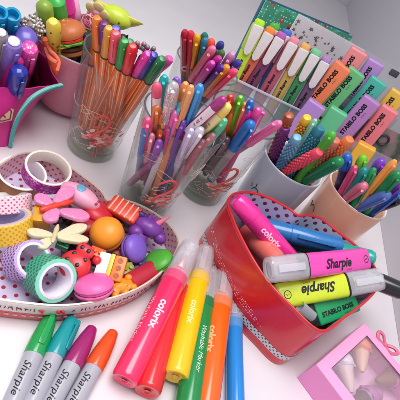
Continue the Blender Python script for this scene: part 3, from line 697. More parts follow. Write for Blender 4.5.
b = MB(); b.box(.18, W, H_+.15, (-.56, W/2, H_/2+.05), .05); b.box(.5, .25, H_, (0, -.05, H_/2), .08); b.build('back_cover', plas('1f5f78', .4), nb)
A2 = P(299, 12, 14.4); B2_ = P(403, 70, 14.4); rd2 = (B2_-A2).normalized(); rn2 = V((rd2.y, -rd2.x, 0)).normalized(); W2 = (B2_-A2).length
sl = thing('star_sleeve', 'clear sleeve with a pale sheet of small black stars leaning behind the highlighters', 'sleeve', frame(V((A2.x, A2.y, 0))+rn2*2.6, V((-rn2.x*2.2, -rn2.y*2.2, 14.4)), rn2))
b = MB(); b.box(.1, W2*.62, 14.4, (0, W2*.31, 7.25), .03, 1)
rnd = random.Random(5)
def star(mb, y, z, r, x, mi=1, rot=0):
    mb.prism([(math.cos(rot+PI*i/5)*r*(1 if i % 2 == 0 else .42), math.sin(rot+PI*i/5)*r*(1 if i % 2 == 0 else .42)) for i in range(10)], 0, .02, M=TR(x, y, z) @ RY(PI/2), mi=mi)
for i in range(60):
    y = rnd.uniform(.4, W2*.6); star(b, y, 14.3-abs(rnd.gauss(0, 1.0))*2.4-(.3+y*.18), rnd.uniform(.16, .42), .055, rot=rnd.random()*3)
b.build('star_sheet', [plas('f0ecec', .5), BLK], sl)
b = MB(); b.box(.06, W2, 14.5, (.2, W2/2, 7.3), .02, 1); b.build('sleeve', clear('f0f0f6', .05, .12, name='clear_sleeve'), sl)
b = MB(); b.box(.2, 1.6, 1.0, (.45, W2-1.4, 13.6), .2); b.build('fastener', plas('4a4a52', .4), sl)
# dusky picture card at far right behind the peach cup
A3 = PP(352, 130, 3.5); 
cd = thing('picture_card', 'blurry dusky green and pink card standing behind the peach cup', 'card', rack_frame(R0+RD*20.5+RN*1.2))
b = MB(); b.box(.25, 11, 9.5, (0, 5.2, 4.75), .1)
m, nt, bs = newmat('card_print'); N = nt.nodes; L_ = nt.links; nz = N.new('ShaderNodeTexNoise'); nz.inputs['Scale'].default_value = 35; tc = N.new('ShaderNodeTexCoord'); L_.new(tc.outputs['Object'], nz.inputs['Vector'])
r = N.new('ShaderNodeValToRGB'); e = r.color_ramp.elements; e[0].position = .38; e[0].color = lin('57594e'); e[1].position = .62; e[1].color = lin('b07c88'); e.new(.5).color = lin('82847a'); L_.new(nz.outputs['Fac'], r.inputs[0]); L_.new(r.outputs[0], bs.inputs['Base Color']); bs.inputs['Roughness'].default_value = .35
b.build('print', m, cd)
b = MB(); b.lathe([(0, .95), (.12, 1.0), (.24, .8), (.12, .66), (0, .72)], 28, M=TR(.14, 4.2, 7.6) @ RY(PI/2)); b.build('ring', plas('3a3c40', .4), cd)
# ============================================================ open pencil pouch, top left
def pouch():
    bot = [P(10, 146, 0), P(28, 103, 0), P(22, 60, 0), P(-30, 60, 0), P(-45, 110, 0), P(-40, 150, 0)]
    rim = [P(26, 89, 6.4), P(61, 85, 6.6), P(21, 20, 10.0), P(-30, 5, 10.5), P(-50, 40, 8.0), P(-40, 92, 6.4)]
    t = thing('pencil_pouch', 'open magenta fabric pencil pouch with teal zip full of pens', 'pencil case', V((bot[0].x-3, bot[0].y+4, 0)))
    o = V((bot[0].x-3, bot[0].y+4, 0)); bot = [p-o for p in bot]; rim = [p-o for p in rim]
    fab = plas('d6218c', .62, bump=.35, coat=.25, var=.08, nscale=450, name='shiny_fabric'); inn = plas('c01f7c', .6, bump=.35, coat=.15, var=.08, nscale=450, name='lining_fabric')
    def wall(i, j, name, m, th=.14, nu=14, nv=12, ripple=.22):
        a, b_, c, d = bot[i], bot[j], rim[j], rim[i]; mb = MB(); g = []
        cen = V((0, 0, 3)); nrm = (b_-a).cross(d-a).normalized()
        if nrm.dot(cen-a) > 0: nrm = -nrm
        for v in range(nv+1):
            for u in range(nu+1):
                s, q = u/nu, v/nv; p = a.lerp(b_, s).lerp(d.lerp(c, s), q)
                k = math.sin(PI*s)*math.sin(PI*q); k2 = math.sin(PI*s)
                p = p+nrm*(ripple*2.0*k+ripple*noise.noise(V((s*4, q*3, i*3.1)))*k2*2); g.append(p)
        n1 = len(g); vs = g+[p-nrm*th for p in g]; fs = []
        W_ = nu+1
        for v in range(nv):
            for u in range(nu): q = v*W_+u; fs += [(q, q+1, q+W_+1, q+W_), (n1+q+W_, n1+q+W_+1, n1+q+1, n1+q)]
        for u in range(nu): q = nv*W_+u; fs.append((q, q+1, n1+q+1, n1+q))
        for v in range(nv): q = v*W_; fs.append((q, q+W_, n1+q+W_, n1+q)); q = v*W_+nu; fs.append((q, n1+q, n1+q+W_, q+W_))
        mb.add(vs, fs); return mb.build(name, m, t)
    wall(5, 0, 'front_panel', fab); wall(0, 1, 'side_panel', fab, ripple=.1); wall(1, 2, 'back_panel', inn, ripple=.3); wall(2, 3, 'back_panel', inn); wall(3, 4, 'side_panel', inn); wall(4, 5, 'side_panel', inn)
    b = MB(); b.add([p+V((0, 0, .15)) for p in bot], [tuple(range(6))]); b.build('base', inn, t)
    # zip: a teal ribbon with teeth along the free edge
    pts = catmull([bot[0]+V((.15, -.15, .2)), P(13, 132, 2.0)-o, P(19, 116, 4.2)-o, P(27, 103, 5.6)-o, P(38, 94, 6.3)-o, P(50, 88.5, 6.7)-o, P(62, 85.5, 6.7)-o], 6, False)
    zb = MB(); zb.tube([p+V((.0, -.0, 0)) for p in pts], .2, 8); z1 = zb.build('zip_tape', plas('2fb3ac', .5, bump=.2), t)
    zt = MB()
    for i in range(len(pts)-1):
        for q in (0, .5): 
            p = pts[i].lerp(pts[i+1], q); zt.box(.16, .34, .1, (0, 0, 0), .02, 1, M=frame(p+V((.02, -.06, .16)), pts[i+1]-pts[i]))
    zt.build('zip_teeth', plas('8fded4', .35), z1)
    # small stitched badge on the front
    c = P(3, 112, 4.0)-o; Mb = frame(c, V((.5, -.8, .35)), V((0, 0, 1)))
    k = MB(); k.prism([(math.cos(PI*i/3)*.95, math.sin(PI*i/3)*.95) for i in range(6)], -.1, .3, M=Mb, bev=.08); k.tube([(math.cos(PI*i/3)*.75, math.sin(PI*i/3)*.75, .34) for i in range(6)], .05, 5, M=Mb, closed=True, mi=1); k.tube([(-.3, -.3, .34), (0, .3, .34), (.3, -.2, .34)], .06, 5, M=Mb, mi=1)
    k.build('badge', [plas('d8a48c', .5), plas('4a2b36', .5)], t)
    return t
pouch()
def free(fn, tp, zt, dp, zd, lab, L, *a, **k):
    T = P(tp[0], tp[1], zt); Q = P(dp[0], dp[1], zd); return fn(T, Q, lab, (T-Q).length, *a, **k)
gz = 'pens in the magenta pouch'
def tubepen(T, Q, label, L, r, col, capcol=None, open_end=False, ring=None, m=None, cm=None):
    t = axis_thing('colour_pen', label, 'pen', T, Q, L, 30, gz)
    b = MB(); b.lathe([(0, 0), (0, r*.6), (.8, r*.9), (L-4, r*.95)], 18); b.build('barrel', m or plas(col, .3), t)
    c = MB()
    if open_end: c.lathe([(L-4.2, r), (L-4.1, r*1.08), (L-.1, r*1.05), (L, r*.98), (L-.1, r*.75), (L-.9, r*.7), (L-.9, 0)], 20)
    else: c.lathe([(L-4.2, r), (L-4.1, r*1.08), (L-.6, r*1.05), (L-.2, r*.85), (L, r*.4), (L, 0)], 20)
    cp = c.build('cap', cm or plas(capcol or col, .25), t)
    if ring: k = MB(); k.lathe([(L-.02, r*.62), (L+.06, r*.5), (L+.08, 0)], 16); k.build('end_plug', plas(ring, .3), cp)
    k = MB(); k.box(.14, .3, 2.6, (r+.18, 0, L-1.8), .05); k.build('clip', cm or plas(capcol or col, .25), cp)
free(tubepen, (0, 12), 11.5, (-12, 75), .7, 'bright cyan marker with hollow end, left one at the back of the pouch', 12, .6, '1fa6d4', open_end=True)
free(tubepen, (13, 14), 11.5, (2, 72), .7, 'bright cyan marker with hollow end, right one at the back of the pouch', 12, .6, '22b0dc', open_end=True)
free(tubepen, (1, 32), 11.0, (-10, 98), .7, 'silver grey pen at the left edge of the pouch', 12, .6, '8f8c94', ring='f4f2f4')
free(tubepen, (14, 41), 10.6, (0, 102), .7, 'lilac pen with white round end standing in the pouch', 12, .72, '8a70c8', ring='eee8f4')
free(tubepen, (27, 35), 10.2, (16, 84), .9, 'periwinkle purple fat marker leaning at the back of the pouch', 11.5, .95, '6a5ab8')
free(tubepen, (30, 46), 10.0, (17, 100), .7, 'hot pink glitter pen with clear cap in the pouch', 11.5, .72, 'e0359c', cm=glitter('ee4cae', 'ffd4ee', 650, amt=.7))
free(tubepen, (19, 58), 9.0, (-6, 112), .7, 'pink striped pen lying left of the glitter pen', 11, .5, 'd838a0')
free(tubepen, (20, 69), 8.8, (7, 120), .8, 'deep blue see through pen at the front of the pouch', 10.5, .72, '1e2a8e', m=plas('2434a0', .12, trans=.3), cm=plas('2a3cb4', .12, trans=.3))
# ============================================================ pink pot with novelty erasers
PC = (-18.9, 38.4); dq = (-18.9, 38.4, 3.0, 4.9, 8.1, 'pot'); 
pt = thing('pink_pot', 'dusty pink rounded pot with grey inside holding novelty erasers', 'pot', TR(PC[0], PC[1], 0))
b = MB(); b.lathe([(0, 0), (0, 2.2), (.15, 2.9), (.6, 3.4), (2, 4.05), (4, 4.7), (6, 5.15), (7.9, 5.4), (8.1, 5.4)], 72); b.build('body', plas('df8ea6', .35, coat=.3, var=.03), pt, sharp=60)
b = MB(); b.lathe([(8.1, 5.4), (8.2, 5.3), (8.1, 5.2), (6, 4.9), (1, 3.4), (.6, 0)], 72); b.build('lining', plas('8a8790', .4), pt, sharp=60)
gn = 'novelty pens and erasers in the pink pot'
# burger
Mb = frame(P(70, 39, 9.0), -cDn*.68-cF*.72, -cF) @ SC(.93, .93, .93)
t = thing('burger_eraser', 'hamburger shaped eraser with sesame bun, cheese and lettuce', 'eraser', Mb, gn)
b = MB(); b.lathe([(.55, 1.5), (.6, 1.72), (.9, 1.74), (1.4, 1.45), (1.75, .9), (1.9, 0)], 32)
rnd = random.Random(3)
for i in range(34):
    a = rnd.uniform(0, 2*PI); q = rnd.uniform(.1, 1.3); b.ball(.07, .04, .03, (q*math.cos(a), q*math.sin(a), 1.88-.42*q*q*.62), mi=1, n=6)
b.build('top_bun', [plas('c06a34', .5, var=.08), plas('f0c894', .5)], t)
b = MB(); b.lathe([(.25, 1.4), (.3, 1.75), (.5, 1.78), (.56, 1.4)], 32, mod=lambda a, z: 1+.03*math.sin(a*9)); b.build('tomato', plas('e8323c', .35), t)
b = MB(); b.lathe([(.1, 1.3), (.06, 1.95), (.22, 2.0), (.26, 1.4)], 60, mod=lambda a, z: 1+.07*math.sin(a*11)+.04*math.sin(a*17)); b.build('lettuce', plas('5cae3c', .5), t)
b = MB(); b.box(2.9, 2.9, .16, (0, 0, -.1), .04, M=RZ(.5)); b.build('cheese', plas('e8b42c', .4), t)
b = MB(); b.lathe([(-.7, 0), (-.7, 1.6), (-.5, 1.8), (-.25, 1.75), (-.2, 1.3)], 32); b.build('patty', plas('4c2a1c', .7, bump=.5), t)
b = MB(); b.lathe([(-1.4, 0), (-1.4, 1.3), (-1.1, 1.68), (-.75, 1.7), (-.7, 1.2)], 32); b.build('bottom_bun', plas('c87a3c', .5), t)
# glitter puff
t = thing('beaded_pen', 'pen topped by a silvery beaded ball between pouch and green pen', 'pen', frame(P(32, 29, 9.6), V((.1, .1, 1))), gn)
b = MB(); rnd = random.Random(2)
for i in range(230):
    v = V((rnd.gauss(0, 1), rnd.gauss(0, 1), rnd.gauss(0, 1))).normalized()*rnd.uniform(.85, 1.12); q = rnd.uniform(.07, .15)
    b.ball(q, q, q, tuple(v), mi=rnd.choice((0, 0, 1, 2)), n=7)
b.ball(.9, .9, .9, mi=2)
b.build('beaded_ball', [plas('cfc8c2', .35, metal=.3), plas('f4eeea', .3, metal=.3), plas('8c7a6c', .4)], t)
b = MB(); b.lathe([(-8, 0), (-8, .3), (-.6, .35), (0, .3)], 12); b.build('barrel', plas('6e6a58', .4), t)
def stick(tp, zt, dp, zd, r, col, label, L=11, name='novelty_pen', tipc=None, bump=0, mod=None, cat='pen', ex=None):
    T, Q = ex or in_cup(dq, tp, dp, L, r, label[:30], far=('behind' in label or 'pale pink' in label)); L = (T-Q).length if ex else L; t = axis_thing(name, label, cat, T, Q, L, 10, gn)
    b = MB(); b.lathe([(0, 0), (.1, r*.6), (L-2.5, r*.9), (L-2.2, r)], 18, mod=mod); b.build('barrel', plas(col, .35, bump=bump), t)
    c = MB(); c.lathe([(L-2.3, r*.95), (L-2.2, r*1.06), (L-.5, r), (L-.12, r*.6), (L, 0)], 18); c.build('cap', plas(tipc or col, .3), t)
    return t
stick((44, 2), 12.5, (46, 46), 8.4, .72, '5f7d2c', 'long olive green pen standing tall at the left of the pink pot', 12.5, tipc='88a83a')
stick((56, -6), 13.5, (50, 20), 10.5, .85, '2fa03c', 'fat bright green pen behind the olive one', 12.5, tipc='3cb44a', ex=(P(55, -4, 12.0), V((PC[0]+-0.8, PC[1]+1.6, .9))))
PEXP = (P(53, 20, 12.4), P(58, 99, 1.0)); t = stick((52, 21), 11.0, (58, 74), 7.4, .58, 'e4c22e', 'yellow giraffe spotted pen leaning at the front of the pink pot', (PEXP[0]-PEXP[1]).length, tipc='f0d848', ex=PEXP)
k = MB(); rnd = random.Random(4)
for i in range(26): a = rnd.uniform(-1.2, 1.6); L_ = (PEXP[0]-PEXP[1]).length; z = rnd.uniform(L_-4.5, L_-.7); k.ball(.02, .09, .12, (.58, 0, z), M=RZ(a), n=7)
k.build('spots', plas('5a4630', .5), t)
t = thing('coral_pen', 'orange to red pen with a looped coral tail in front of the yellow pen', 'pen', V(P(52, 58, 8.6)), gn); o = P(52, 58, 8.6)
b = MB(); b.tube([p for p in catmull([P(47, 40, 9.6)-o, P(50, 50, 9.4)-o, P(55, 55, 9.2)-o, P(59, 62, 8.8)-o, P(57, 71, 8.2)-o], 8, False)], .17, 8); b.tube([p for p in catmull([P(46, 48, 9.0)-o, P(50, 58, 8.8)-o, P(57, 63, 8.8)-o], 8, False)], .22, 8); b.build('tail', plas('ee7a62', .4), t)
b = MB(); b.lathe([(0, 0), (0, .25), (.5, .38), (3.2, .34), (3.5, 0)], 16, M=frame(P(55, 74, 6.8)-o, P(48, 48, 9)-P(55, 74, 6.8))); b.build('barrel', plas('e85a28', .4), t)
stick((64, -10), 14, (60, 22), 10.4, .8, 'e83aa8', 'hot pink fat pen rising behind the burger', 13, ex=(P(63, -12, 12.6), V((PC[0]+0.6, PC[1]+2.0, .9))))
stick((73, -4), 13.5, (68, 26), 10, .55, 'f4b2d0', 'pale pink slim pen right of the hot pink one', 13, ex=(P(72, -5, 12.0), V((PC[0]+1.8, PC[1]+1.4, .9))))
stick((88, 33), 10.5, (82, 58), 8, .5, '26222a', 'black pen right of the burger', 10)
stick((95, 40), 10.0, (82, 64), 8.0, .45, '9a9a2e', 'olive yellow pen lying right of the black one', 10)
stick((78, 48), 9.4, (72, 62), 7.2, .55, '2c3c6c', 'navy pen under the burger', 8)
stick((62, 52), 9.0, (64, 66), 7, .6, 'b83a2e', 'brick red pen left of the navy one under the burger', 7.5)
t = thing('spiral_pen', 'pen topped by pale pink and red tangled rings', 'pen', frame(P(90, 22, 10.5), V((.1, .1, 1))), gn)
b = MB(); rnd = random.Random(9)
for i in range(9):
    a1, a2 = rnd.uniform(0, PI), rnd.uniform(0, PI); M = RZ(a1) @ RX(a2); q = rnd.uniform(.6, 1.0)
    b.tube([(q*math.cos(2*PI*j/20), q*math.sin(2*PI*j/20), rnd.uniform(-.05, .05)) for j in range(20)], .06, 5, M=M, closed=True, mi=i % 2)
b.build('rings', [plas('e8a8b8', .4), plas('c85a70', .4)], t)
b = MB(); b.lathe([(-8, 0), (-8, .3), (0, .35), (.2, 0)], 12); b.build('barrel', plas('b86a80', .4), t)
# lime cat head eraser + its pale ear shaped partner
Mc = frame(P(116, 17, 10.5), V((.15, -.45, 1)), V((.3, -1, 0)))
t = thing('cat_pen', 'lime green cat head pen topper with pointed ears and a small face', 'pen', Mc, gn)
b = MB(); b.ball(1.15, 1.75, 1.05, (0, 0, 0), n=28); b.build('head', plas('c2d83c', .35), t)
for s in (-1, 1):
    b = MB(); b.lathe([(0, .75), (.9, .4), (1.7, 0)], 14, sx=.5, M=TR(-.15, s*1.35, .1) @ RX(-s*1.15)); b.build('ear', plas('d6d45a', .45), t)
b = MB()
for s in (-1, 1): b.ball(.12, .12, .12, (.95, s*.6, .5), n=10); b.tube([(.9, s*.95, .2), (.72, s*1.3, .18)], .03, 5)
b.tube([(1.1, -.16, .16), (1.14, 0, .08), (1.1, .16, .16)], .04, 5); b.build('face_print', INK('6a7a1c'), t)
b = MB(); b.lathe([(-9, 0), (-9, .3), (-.6, .32), (0, .2)], 12, M=RY(.25)); b.build('barrel', plas('a8b43c', .4), t)
t = thing('flower_pen', 'pale yellow flower shaped pen topper left of the lime cat head', 'pen', frame(P(97, 13, 10.4), V((.1, -.3, 1)), V((.2, -1, 0))), gn)
b = MB()
for i in range(5): b.ball(.2, .62, .62, (0, .72*math.cos(2*PI*i/5+.3), .72*math.sin(2*PI*i/5+.3)), n=16)
b.build('petals', plas('eedc98', .45), t)
b = MB(); b.ball(.32, .42, .42, (.05, 0, 0), n=16); b.build('flower_centre', plas('eaa0b0', .45), t)
b = MB(); b.lathe([(-9, 0), (-9, .28), (-.6, .3), (0, .2)], 12); b.build('barrel', plas('c8b860', .4), t)
# ============================================================ round heart tins
def heart_tin(name, label, pix, z, ins, outm, rimm, liningm, floorm, extra, shift=0.0, flare=0.0, rimw=.16):
    pts = [P(x, y, z) for x, y in pix]; cx = sum(p.x for p in pts)/len(pts); cy = sum(p.y for p in pts)/len(pts)
    pl = catmull([V((p.x-cx, p.y-cy, 0)) for p in pts], 7)
    t = thing(name, label, 'tin', TR(cx, cy, 0))
    ins1 = inset(pl, .12); ins2 = inset(pl, .3); low = inset(pl, flare)
    return t, pl, ins2, low, (cx, cy)
# --- shallow tin on the left
pixL = [(-45, 285), (-20, 296), (0, 300), (30, 304), (60, 306), (90, 303), (120, 296), (145, 285), (165, 269), (177, 251), (179, 240), (172, 227), (160, 216), (145, 207), (130, 201), (117, 199), (108, 199.5), (103, 192), (92, 182), (75, 170), (58, 160), (40, 153), (20, 153), (0, 164), (-18, 176), (-35, 197), (-50, 225), (-58, 255)]
hz = 2.3
t, pl, pin, low, oL = heart_tin('heart_tin', 'wide shallow heart shaped tin with dotted lining full of erasers and washi tape', pixL, hz, 0, 0, 0, 0, 0, 0, flare=.12)
redm = plas('cc1026', .3, coat=.5, var=.03, name='red_lacquer'); white = plas('efe4e4', .4)
b = MB(); loops(b, [r3(low, 0), r3(inset(pl, .02), .2), r3(inset(pl, -.02), 1.15)]); b.build('wall', redm, t, sharp=60)
b = MB(); loops(b, [r3(inset(pl, -.02), 1.15), r3(inset(pl, -.08), 1.2), r3(inset(pl, -.08), 2.15), r3(inset(pl, -.03), 2.25)]); band = b.build('band', white, t, sharp=60)
b = MB(); loops(b, [r3(inset(pl, -.03), 2.25), r3(inset(pl, -.02), 2.34), r3(inset(pl, .1), 2.36), r3(inset(pl, .16), 2.26)]); b.build('rim', plas('ecdcc8', .3, metal=.3), t, sharp=60)
lin1 = dots('d9a9b4', 'a8283c', 1.9, .2, .45, name='dotted_lining'); flo = dots('cfc6e2', 'a8203c', 1.3, .2, .4, name='dotted_floor')
b = MB(); loops(b, [r3(inset(pl, .16), 2.26), r3(inset(pl, .2), 1.2), r3(inset(pl, .25), .2)]); b.build('lining', lin1, t, sharp=60)
b = MB(); fp = inset(pl, .25); b.prism([(p.x, p.y) for p in fp], .05, .18); b.build('floor', flo, t, flat=True)
# lettering and little marks along the white band (words that follow the front wall)
def along(pl, z, s0, text, size, mb, mi=0, out=.1, shear=0, flip=False):
    """bend lettering round the outline; s0 = index on the outline where the middle goes"""
    n = len(pl); cum = [0]
    for i in range(n): cum.append(cum[-1]+(pl[(i+1) % n]-pl[i]).length)
    tot = cum[-1]; vs, fs = textgeo(text, size, .02, shear)
    bm = bmesh.new(); bv = [bm.verts.new(v) for v in vs]
    for f in fs:
        try: bm.faces.new([bv[i] for i in f])
        except ValueError: pass
    x = -20
    while x < 20:
        if vs and min(v.x for v in vs) < x < max(v.x for v in vs):
            bmesh.ops.bisect_plane(bm, geom=bm.verts[:]+bm.edges[:]+bm.faces[:], plane_co=(x, 0, 0), plane_no=(1, 0, 0))
        x += .4
    outp = inset(pl, -out); res = []
    bm.verts.index_update()
    for v in bm.verts:
        s = (cum[s0]+v.co.x) % tot; i = 0
        while cum[i+1] < s: i += 1
        f = (s-cum[i])/(cum[i+1]-cum[i]); a, c = outp[i], outp[(i+1) % n]; p = V((a.x, a.y)).lerp(V((c.x, c.y)), f); res.append((p.x, p.y, z+v.co.y))
    mb.add(res, [tuple(v.index for v in f.verts) for f in bm.faces], None, mi); bm.free()
def squig(pl, idx, z, mb, r=.03, amp=.16, out=.11, mi=0, seed=1, step=.14, gap=.25, hgt=.12):
    """rows of small print too fine to read: groups of short upright strokes following the wall"""
    rnd = random.Random(seed); o = inset(pl, -out); n = len(o)
    for i in range(idx[0], idx[1]):
        a = o[i % n]; c = o[(i+1) % n]; L = (c-a).length; k = max(1, int(L/step)); d = (c-a).normalized()
        for j in range(k):
            if rnd.random() < gap: continue
            p = V((a.x, a.y)).lerp(V((c.x, c.y)), (j+.5)/k); h = hgt*rnd.choice((.6, .6, 1)); lx = rnd.uniform(-.3, .3)*hgt
            q = [(p.x, p.y, z-h/2), (p.x+d.x*lx, p.y+d.y*lx, z+h/2)]
            if rnd.random() < .5: q.append((p.x+d.x*step*.6, p.y+d.y*step*.6, z+h*rnd.choice((-.5, 0, .5))))
            mb.tube(q, r, 4, mi=mi)
b = MB()
per = 7
squig(pl, (0*per, 3*per+2), 1.68, b, seed=3, step=.26, hgt=.36, r=.035, gap=.14); squig(pl, (4*per+3, 9*per), 1.68, b, seed=4, step=.26, hgt=.36, r=.035, gap=.14)
for i in (3*per+3, 4*per, 4*per+1): 
    p = inset(pl, -.12)[i]; b.ball(.22, .1, .16, (p.x, p.y, 1.68), mi=1, n=10)
b.build('band_print', [INK('7a2430'), redm], t)
b = MB(); o_ = inset(pl, -.03); n_ = len(o_)
for i in range(0, n_): 
    a, c = o_[i], o_[(i+1) % n_]
    if i % 2 == 0: b.tube([(a.x, a.y, .72), (c.x, c.y, .72)], .045, 4)
b.build('dashed_stripe', plas('f0d8d8', .5), t)

# ---------------- things in the left tin
def washi(px, z, axis, Ro, Ri, w, outer, label, rimc, core='ece6e4', inner=None, ztop=True):
    c = P(px[0], px[1], z); M = frame(c, axis, V((0, -1, .3))); t = thing('washi_tape', label, 'tape roll', M, 'rolls of washi tape in the left tin')
    b = MB(); b.lathe([(-w/2, Ri+.22), (-w/2, Ro-.04), (-w/2+.04, Ro), (w/2-.04, Ro), (w/2, Ro-.04), (w/2, Ri+.22)], 64); b.build('tape', outer, t)
    b = MB(); b.lathe([(w/2-.02, Ro-.03), (w/2+.02, Ro-.06), (w/2+.02, Ri+.2), (w/2-.05, Ri+.2)], 64); b.lathe([(-w/2+.02, Ri+.2), (-w/2-.02, Ri+.2), (-w/2-.02, Ro-.05), (-w/2+.02, Ro-.02)], 64); b.build('tape_edge', plas(rimc, .5), t)
    b = MB(); b.lathe([(-w/2, Ri), (-w/2, Ri+.22), (-w/2-.02, Ri+.22)], 64); b.lathe([(-w/2, Ri+.22), (-w/2-.03, Ri+.2), (-w/2-.03, Ri+.02), (-w/2, Ri), (w/2, Ri), (w/2+.04, Ri+.02), (w/2+.04, Ri+.2), (w/2, Ri+.22)], 64); b.build('core', plas(core, .7, coat=0), t)
    return t
def toward(c, zc, d, zd): return (P(d[0], d[1], zd)-P(c[0], c[1], zc))
washi((21, 178), 1.0, V((.05, .0, 1)), 1.95, 1.8, 1.4, plas('b07c50', .6), 'brown washi tape roll with white edge lying flat at the back left', 'f0e8e4', core='f4f0f0')
washi((47, 172), 2.3, V((.10, -.02, 1)), 2.0, 1.76, 1.2, glitter('b0209c', 'f4b0f0', 620, amt=.66), 'glittery purple washi tape roll lying flat on top at the back', 'f3ead8', core='f2e8da')
washi((4, 203), 1.3, -cDn*1.0-cF*.12, 2.1, 1.7, 1.3, dots('f6dce6', 'dc4a74', 3.4, .24, name='pink_dot_tape'), 'white washi tape with small pink dots above the yellow one', 'f6dce6')
washi((6, 226), 1.9, -cDn*.92-cF*.38+cR*.05, 1.9, 1.4, 1.6, dots('f2cc3e', 'e29030', 3.4, .26, name='yellow_dot_tape'), 'yellow washi tape with orange dots lying flat at the left', 'f4c894', core='b9b0d0')
washi((27, 261), 1.75, cR*.75-cF*.6-cDn*.18, 1.45, 1.05, 1.9, dots('d3b6ea', '54288e', 3.3, .3, name='purple_dot_tape'), 'lilac washi tape with dark purple dots left of the green one', 'cfaee6', core='f0eaf6')
washi((50, 278), 1.95, cR*.72-cF*.66+cDn*.1, 1.62, 1.1, 1.9, dots('46b08a', '1c6e56', 3.3, .3, name='green_dot_tape'), 'green dotted washi tape with mint edge standing nearest the front', '92e6ca', core='f4f0fa')
ge = 'small erasers in the left heart tin'
def er(name, label, px, z, Z=V((0, 0, 1)), X=None, cat='eraser'): return thing(name, label, cat, frame(P(px[0], px[1], z), Z, X), ge)
def macaron(px, z, Z, R, col, label, k=.62):
    t = er('macaron_eraser', label, px, z, Z); m = plas(col, .45, bump=.1)
    sh = [(.16, R*.9), (.1, R*1.0), (.2, R*1.03), (.4*k+.1, R*1.0), (R*.62*k+.15, R*.8), (R*.8*k+.15, R*.45), (R*.85*k+.15, 0)]
    b = MB(); b.lathe(sh, 32); b.build('top_shell', m, t)
    b = MB(); b.lathe([(-z_, r_) for z_, r_ in sh], 32, mod=None); b.build('bottom_shell', m, t)
    b = MB(); b.lathe([(-.12, R*.8), (-.1, R*.94), (0, R*.97), (.1, R*.94), (.12, R*.8)], 48, mod=lambda a, z: 1+.02*math.sin(a*23)); b.build('filling', plas(col, .6, bump=.4), t)
    return t
macaron((107, 234), 2.2, -cF*.85-cDn*.5, 1.38, 'f59a26', 'large round orange macaron eraser in the middle of the tin', 1.0)
macaron((134, 249), 2.2, cR*.8-cF*.5-cDn*.2, 1.2, '7f5cc8', 'violet macaron eraser standing on its edge')
macaron((158, 262), 1.9, -cDn*.8-cR*.35-cF*.5, 1.3, '4fae34', 'green macaron eraser against the right rim of the tin', .5)
macaron((94, 287), 2.1, -cDn*.95-cF*.3, 1.42, 'f06cb4', 'bright pink macaron eraser at the front rim of the tin', .55)
macaron((98, 214), 1.7, V((.1, .2, 1)), 1.3, 'd0283a', 'deep red macaron eraser behind the orange one')
macaron((87, 226), 1.2, V((-.3, .2, 1)), 1.2, 'bc2440', 'dark crimson macaron eraser left of the orange one')
# butterflies
def wing(mb, cx, cy, a, L, W_, z, mi=0, tilt=0):
    pts = [(0, -W_*.18), (L*.3, -W_*.42), (L*.75, -W_*.5), (L, -W_*.18), (L*.97, W_*.2), (L*.7, W_*.5), (L*.3, W_*.38), (0, W_*.18)]
    sm = catmull([V((x, y, 0)) for x, y in pts], 4)
    mb.prism([(p.x, p.y) for p in sm], -.2, .2, M=TR(cx, cy, z) @ RZ(a) @ RX(tilt), mi=mi, bev=.12)
def pflat(a, b, z): 
    p = P(*a, z); q = P(*b, z); return p, math.atan2((q-p).y, (q-p).x), (q-p).length
def butterfly(label, body, wings, z, wc, bc, br=.28):
    o = P(*body[0], z); t = thing('butterfly_eraser', label, 'eraser', V(o), ge)
    for (a, c, W_, dz) in wings:
        p, an, L = pflat(a, c, z+dz); mb = MB(); wing(mb, p.x-o.x, p.y-o.y, an, L, W_, dz, tilt=random.uniform(-.2, .2)); mb.build('wing', glitter(wc, 'fdeef4', 1100, .45, .86) if wc != 'e2dab4' else plas(wc, .6, bump=.5), t)
    b0 = P(*body[0], z+.15)-o; b1 = P(*body[1], z+.15)-o; mb = MB()
    n = 7; mb.tube([b0.lerp(b1, i/n) for i in range(n+1)], [br*(.5 if i in (0, n) else (1.05 if i % 2 else .85)) for i in range(n+1)], 12); mb.build('body', plas(bc, .45), t)
butterfly('pink winged butterfly eraser with red orange body', ((40, 210), (73, 201)), [((52, 206), (35, 196), 1.15, .1), ((55, 203), (72, 188), 1.2, .2), ((57, 210), (47, 222), 1.2, .05), ((60, 212), (89, 217), 1.35, .1)], 3.0, 'ee88bc', 'ea4430')
butterfly('cream winged butterfly eraser below the pink one', ((52, 243), (58, 225)), [((52, 236), (27, 232), .9, .05), ((52, 240), (38, 248), .85, .0), ((58, 236), (86, 226), 1.0, .1), ((58, 238), (88, 240), .9, .1)], 2.7, 'e2dab4', 'd8cc9c', .2)
# pink fish like eraser
t = er('fish_eraser', 'pale pink rounded eraser with a blue spot and dark nose behind the butterfly', (80, 196), 2.5, V((0, 0, 1)), P(97, 206, 2.5)-P(68, 188, 2.5))
b = MB(); b.ball(1.9, 1.0, .85, n=28); b.ball(.7, .62, .6, (1.25, 0, -.05)); b.build('body', plas('eda6c0', .4), t)
b = MB(); b.ball(.42, .42, .1, (-.15, .1, .82)); b.build('blue_spot', plas('5ea6c8', .4), t)
b = MB(); b.ball(.13, .16, .1, (1.6, .15, .42)); b.ball(.13, .16, .1, (1.6, -.2, .42)); b.build('nose', plas('a03a52', .4), t)
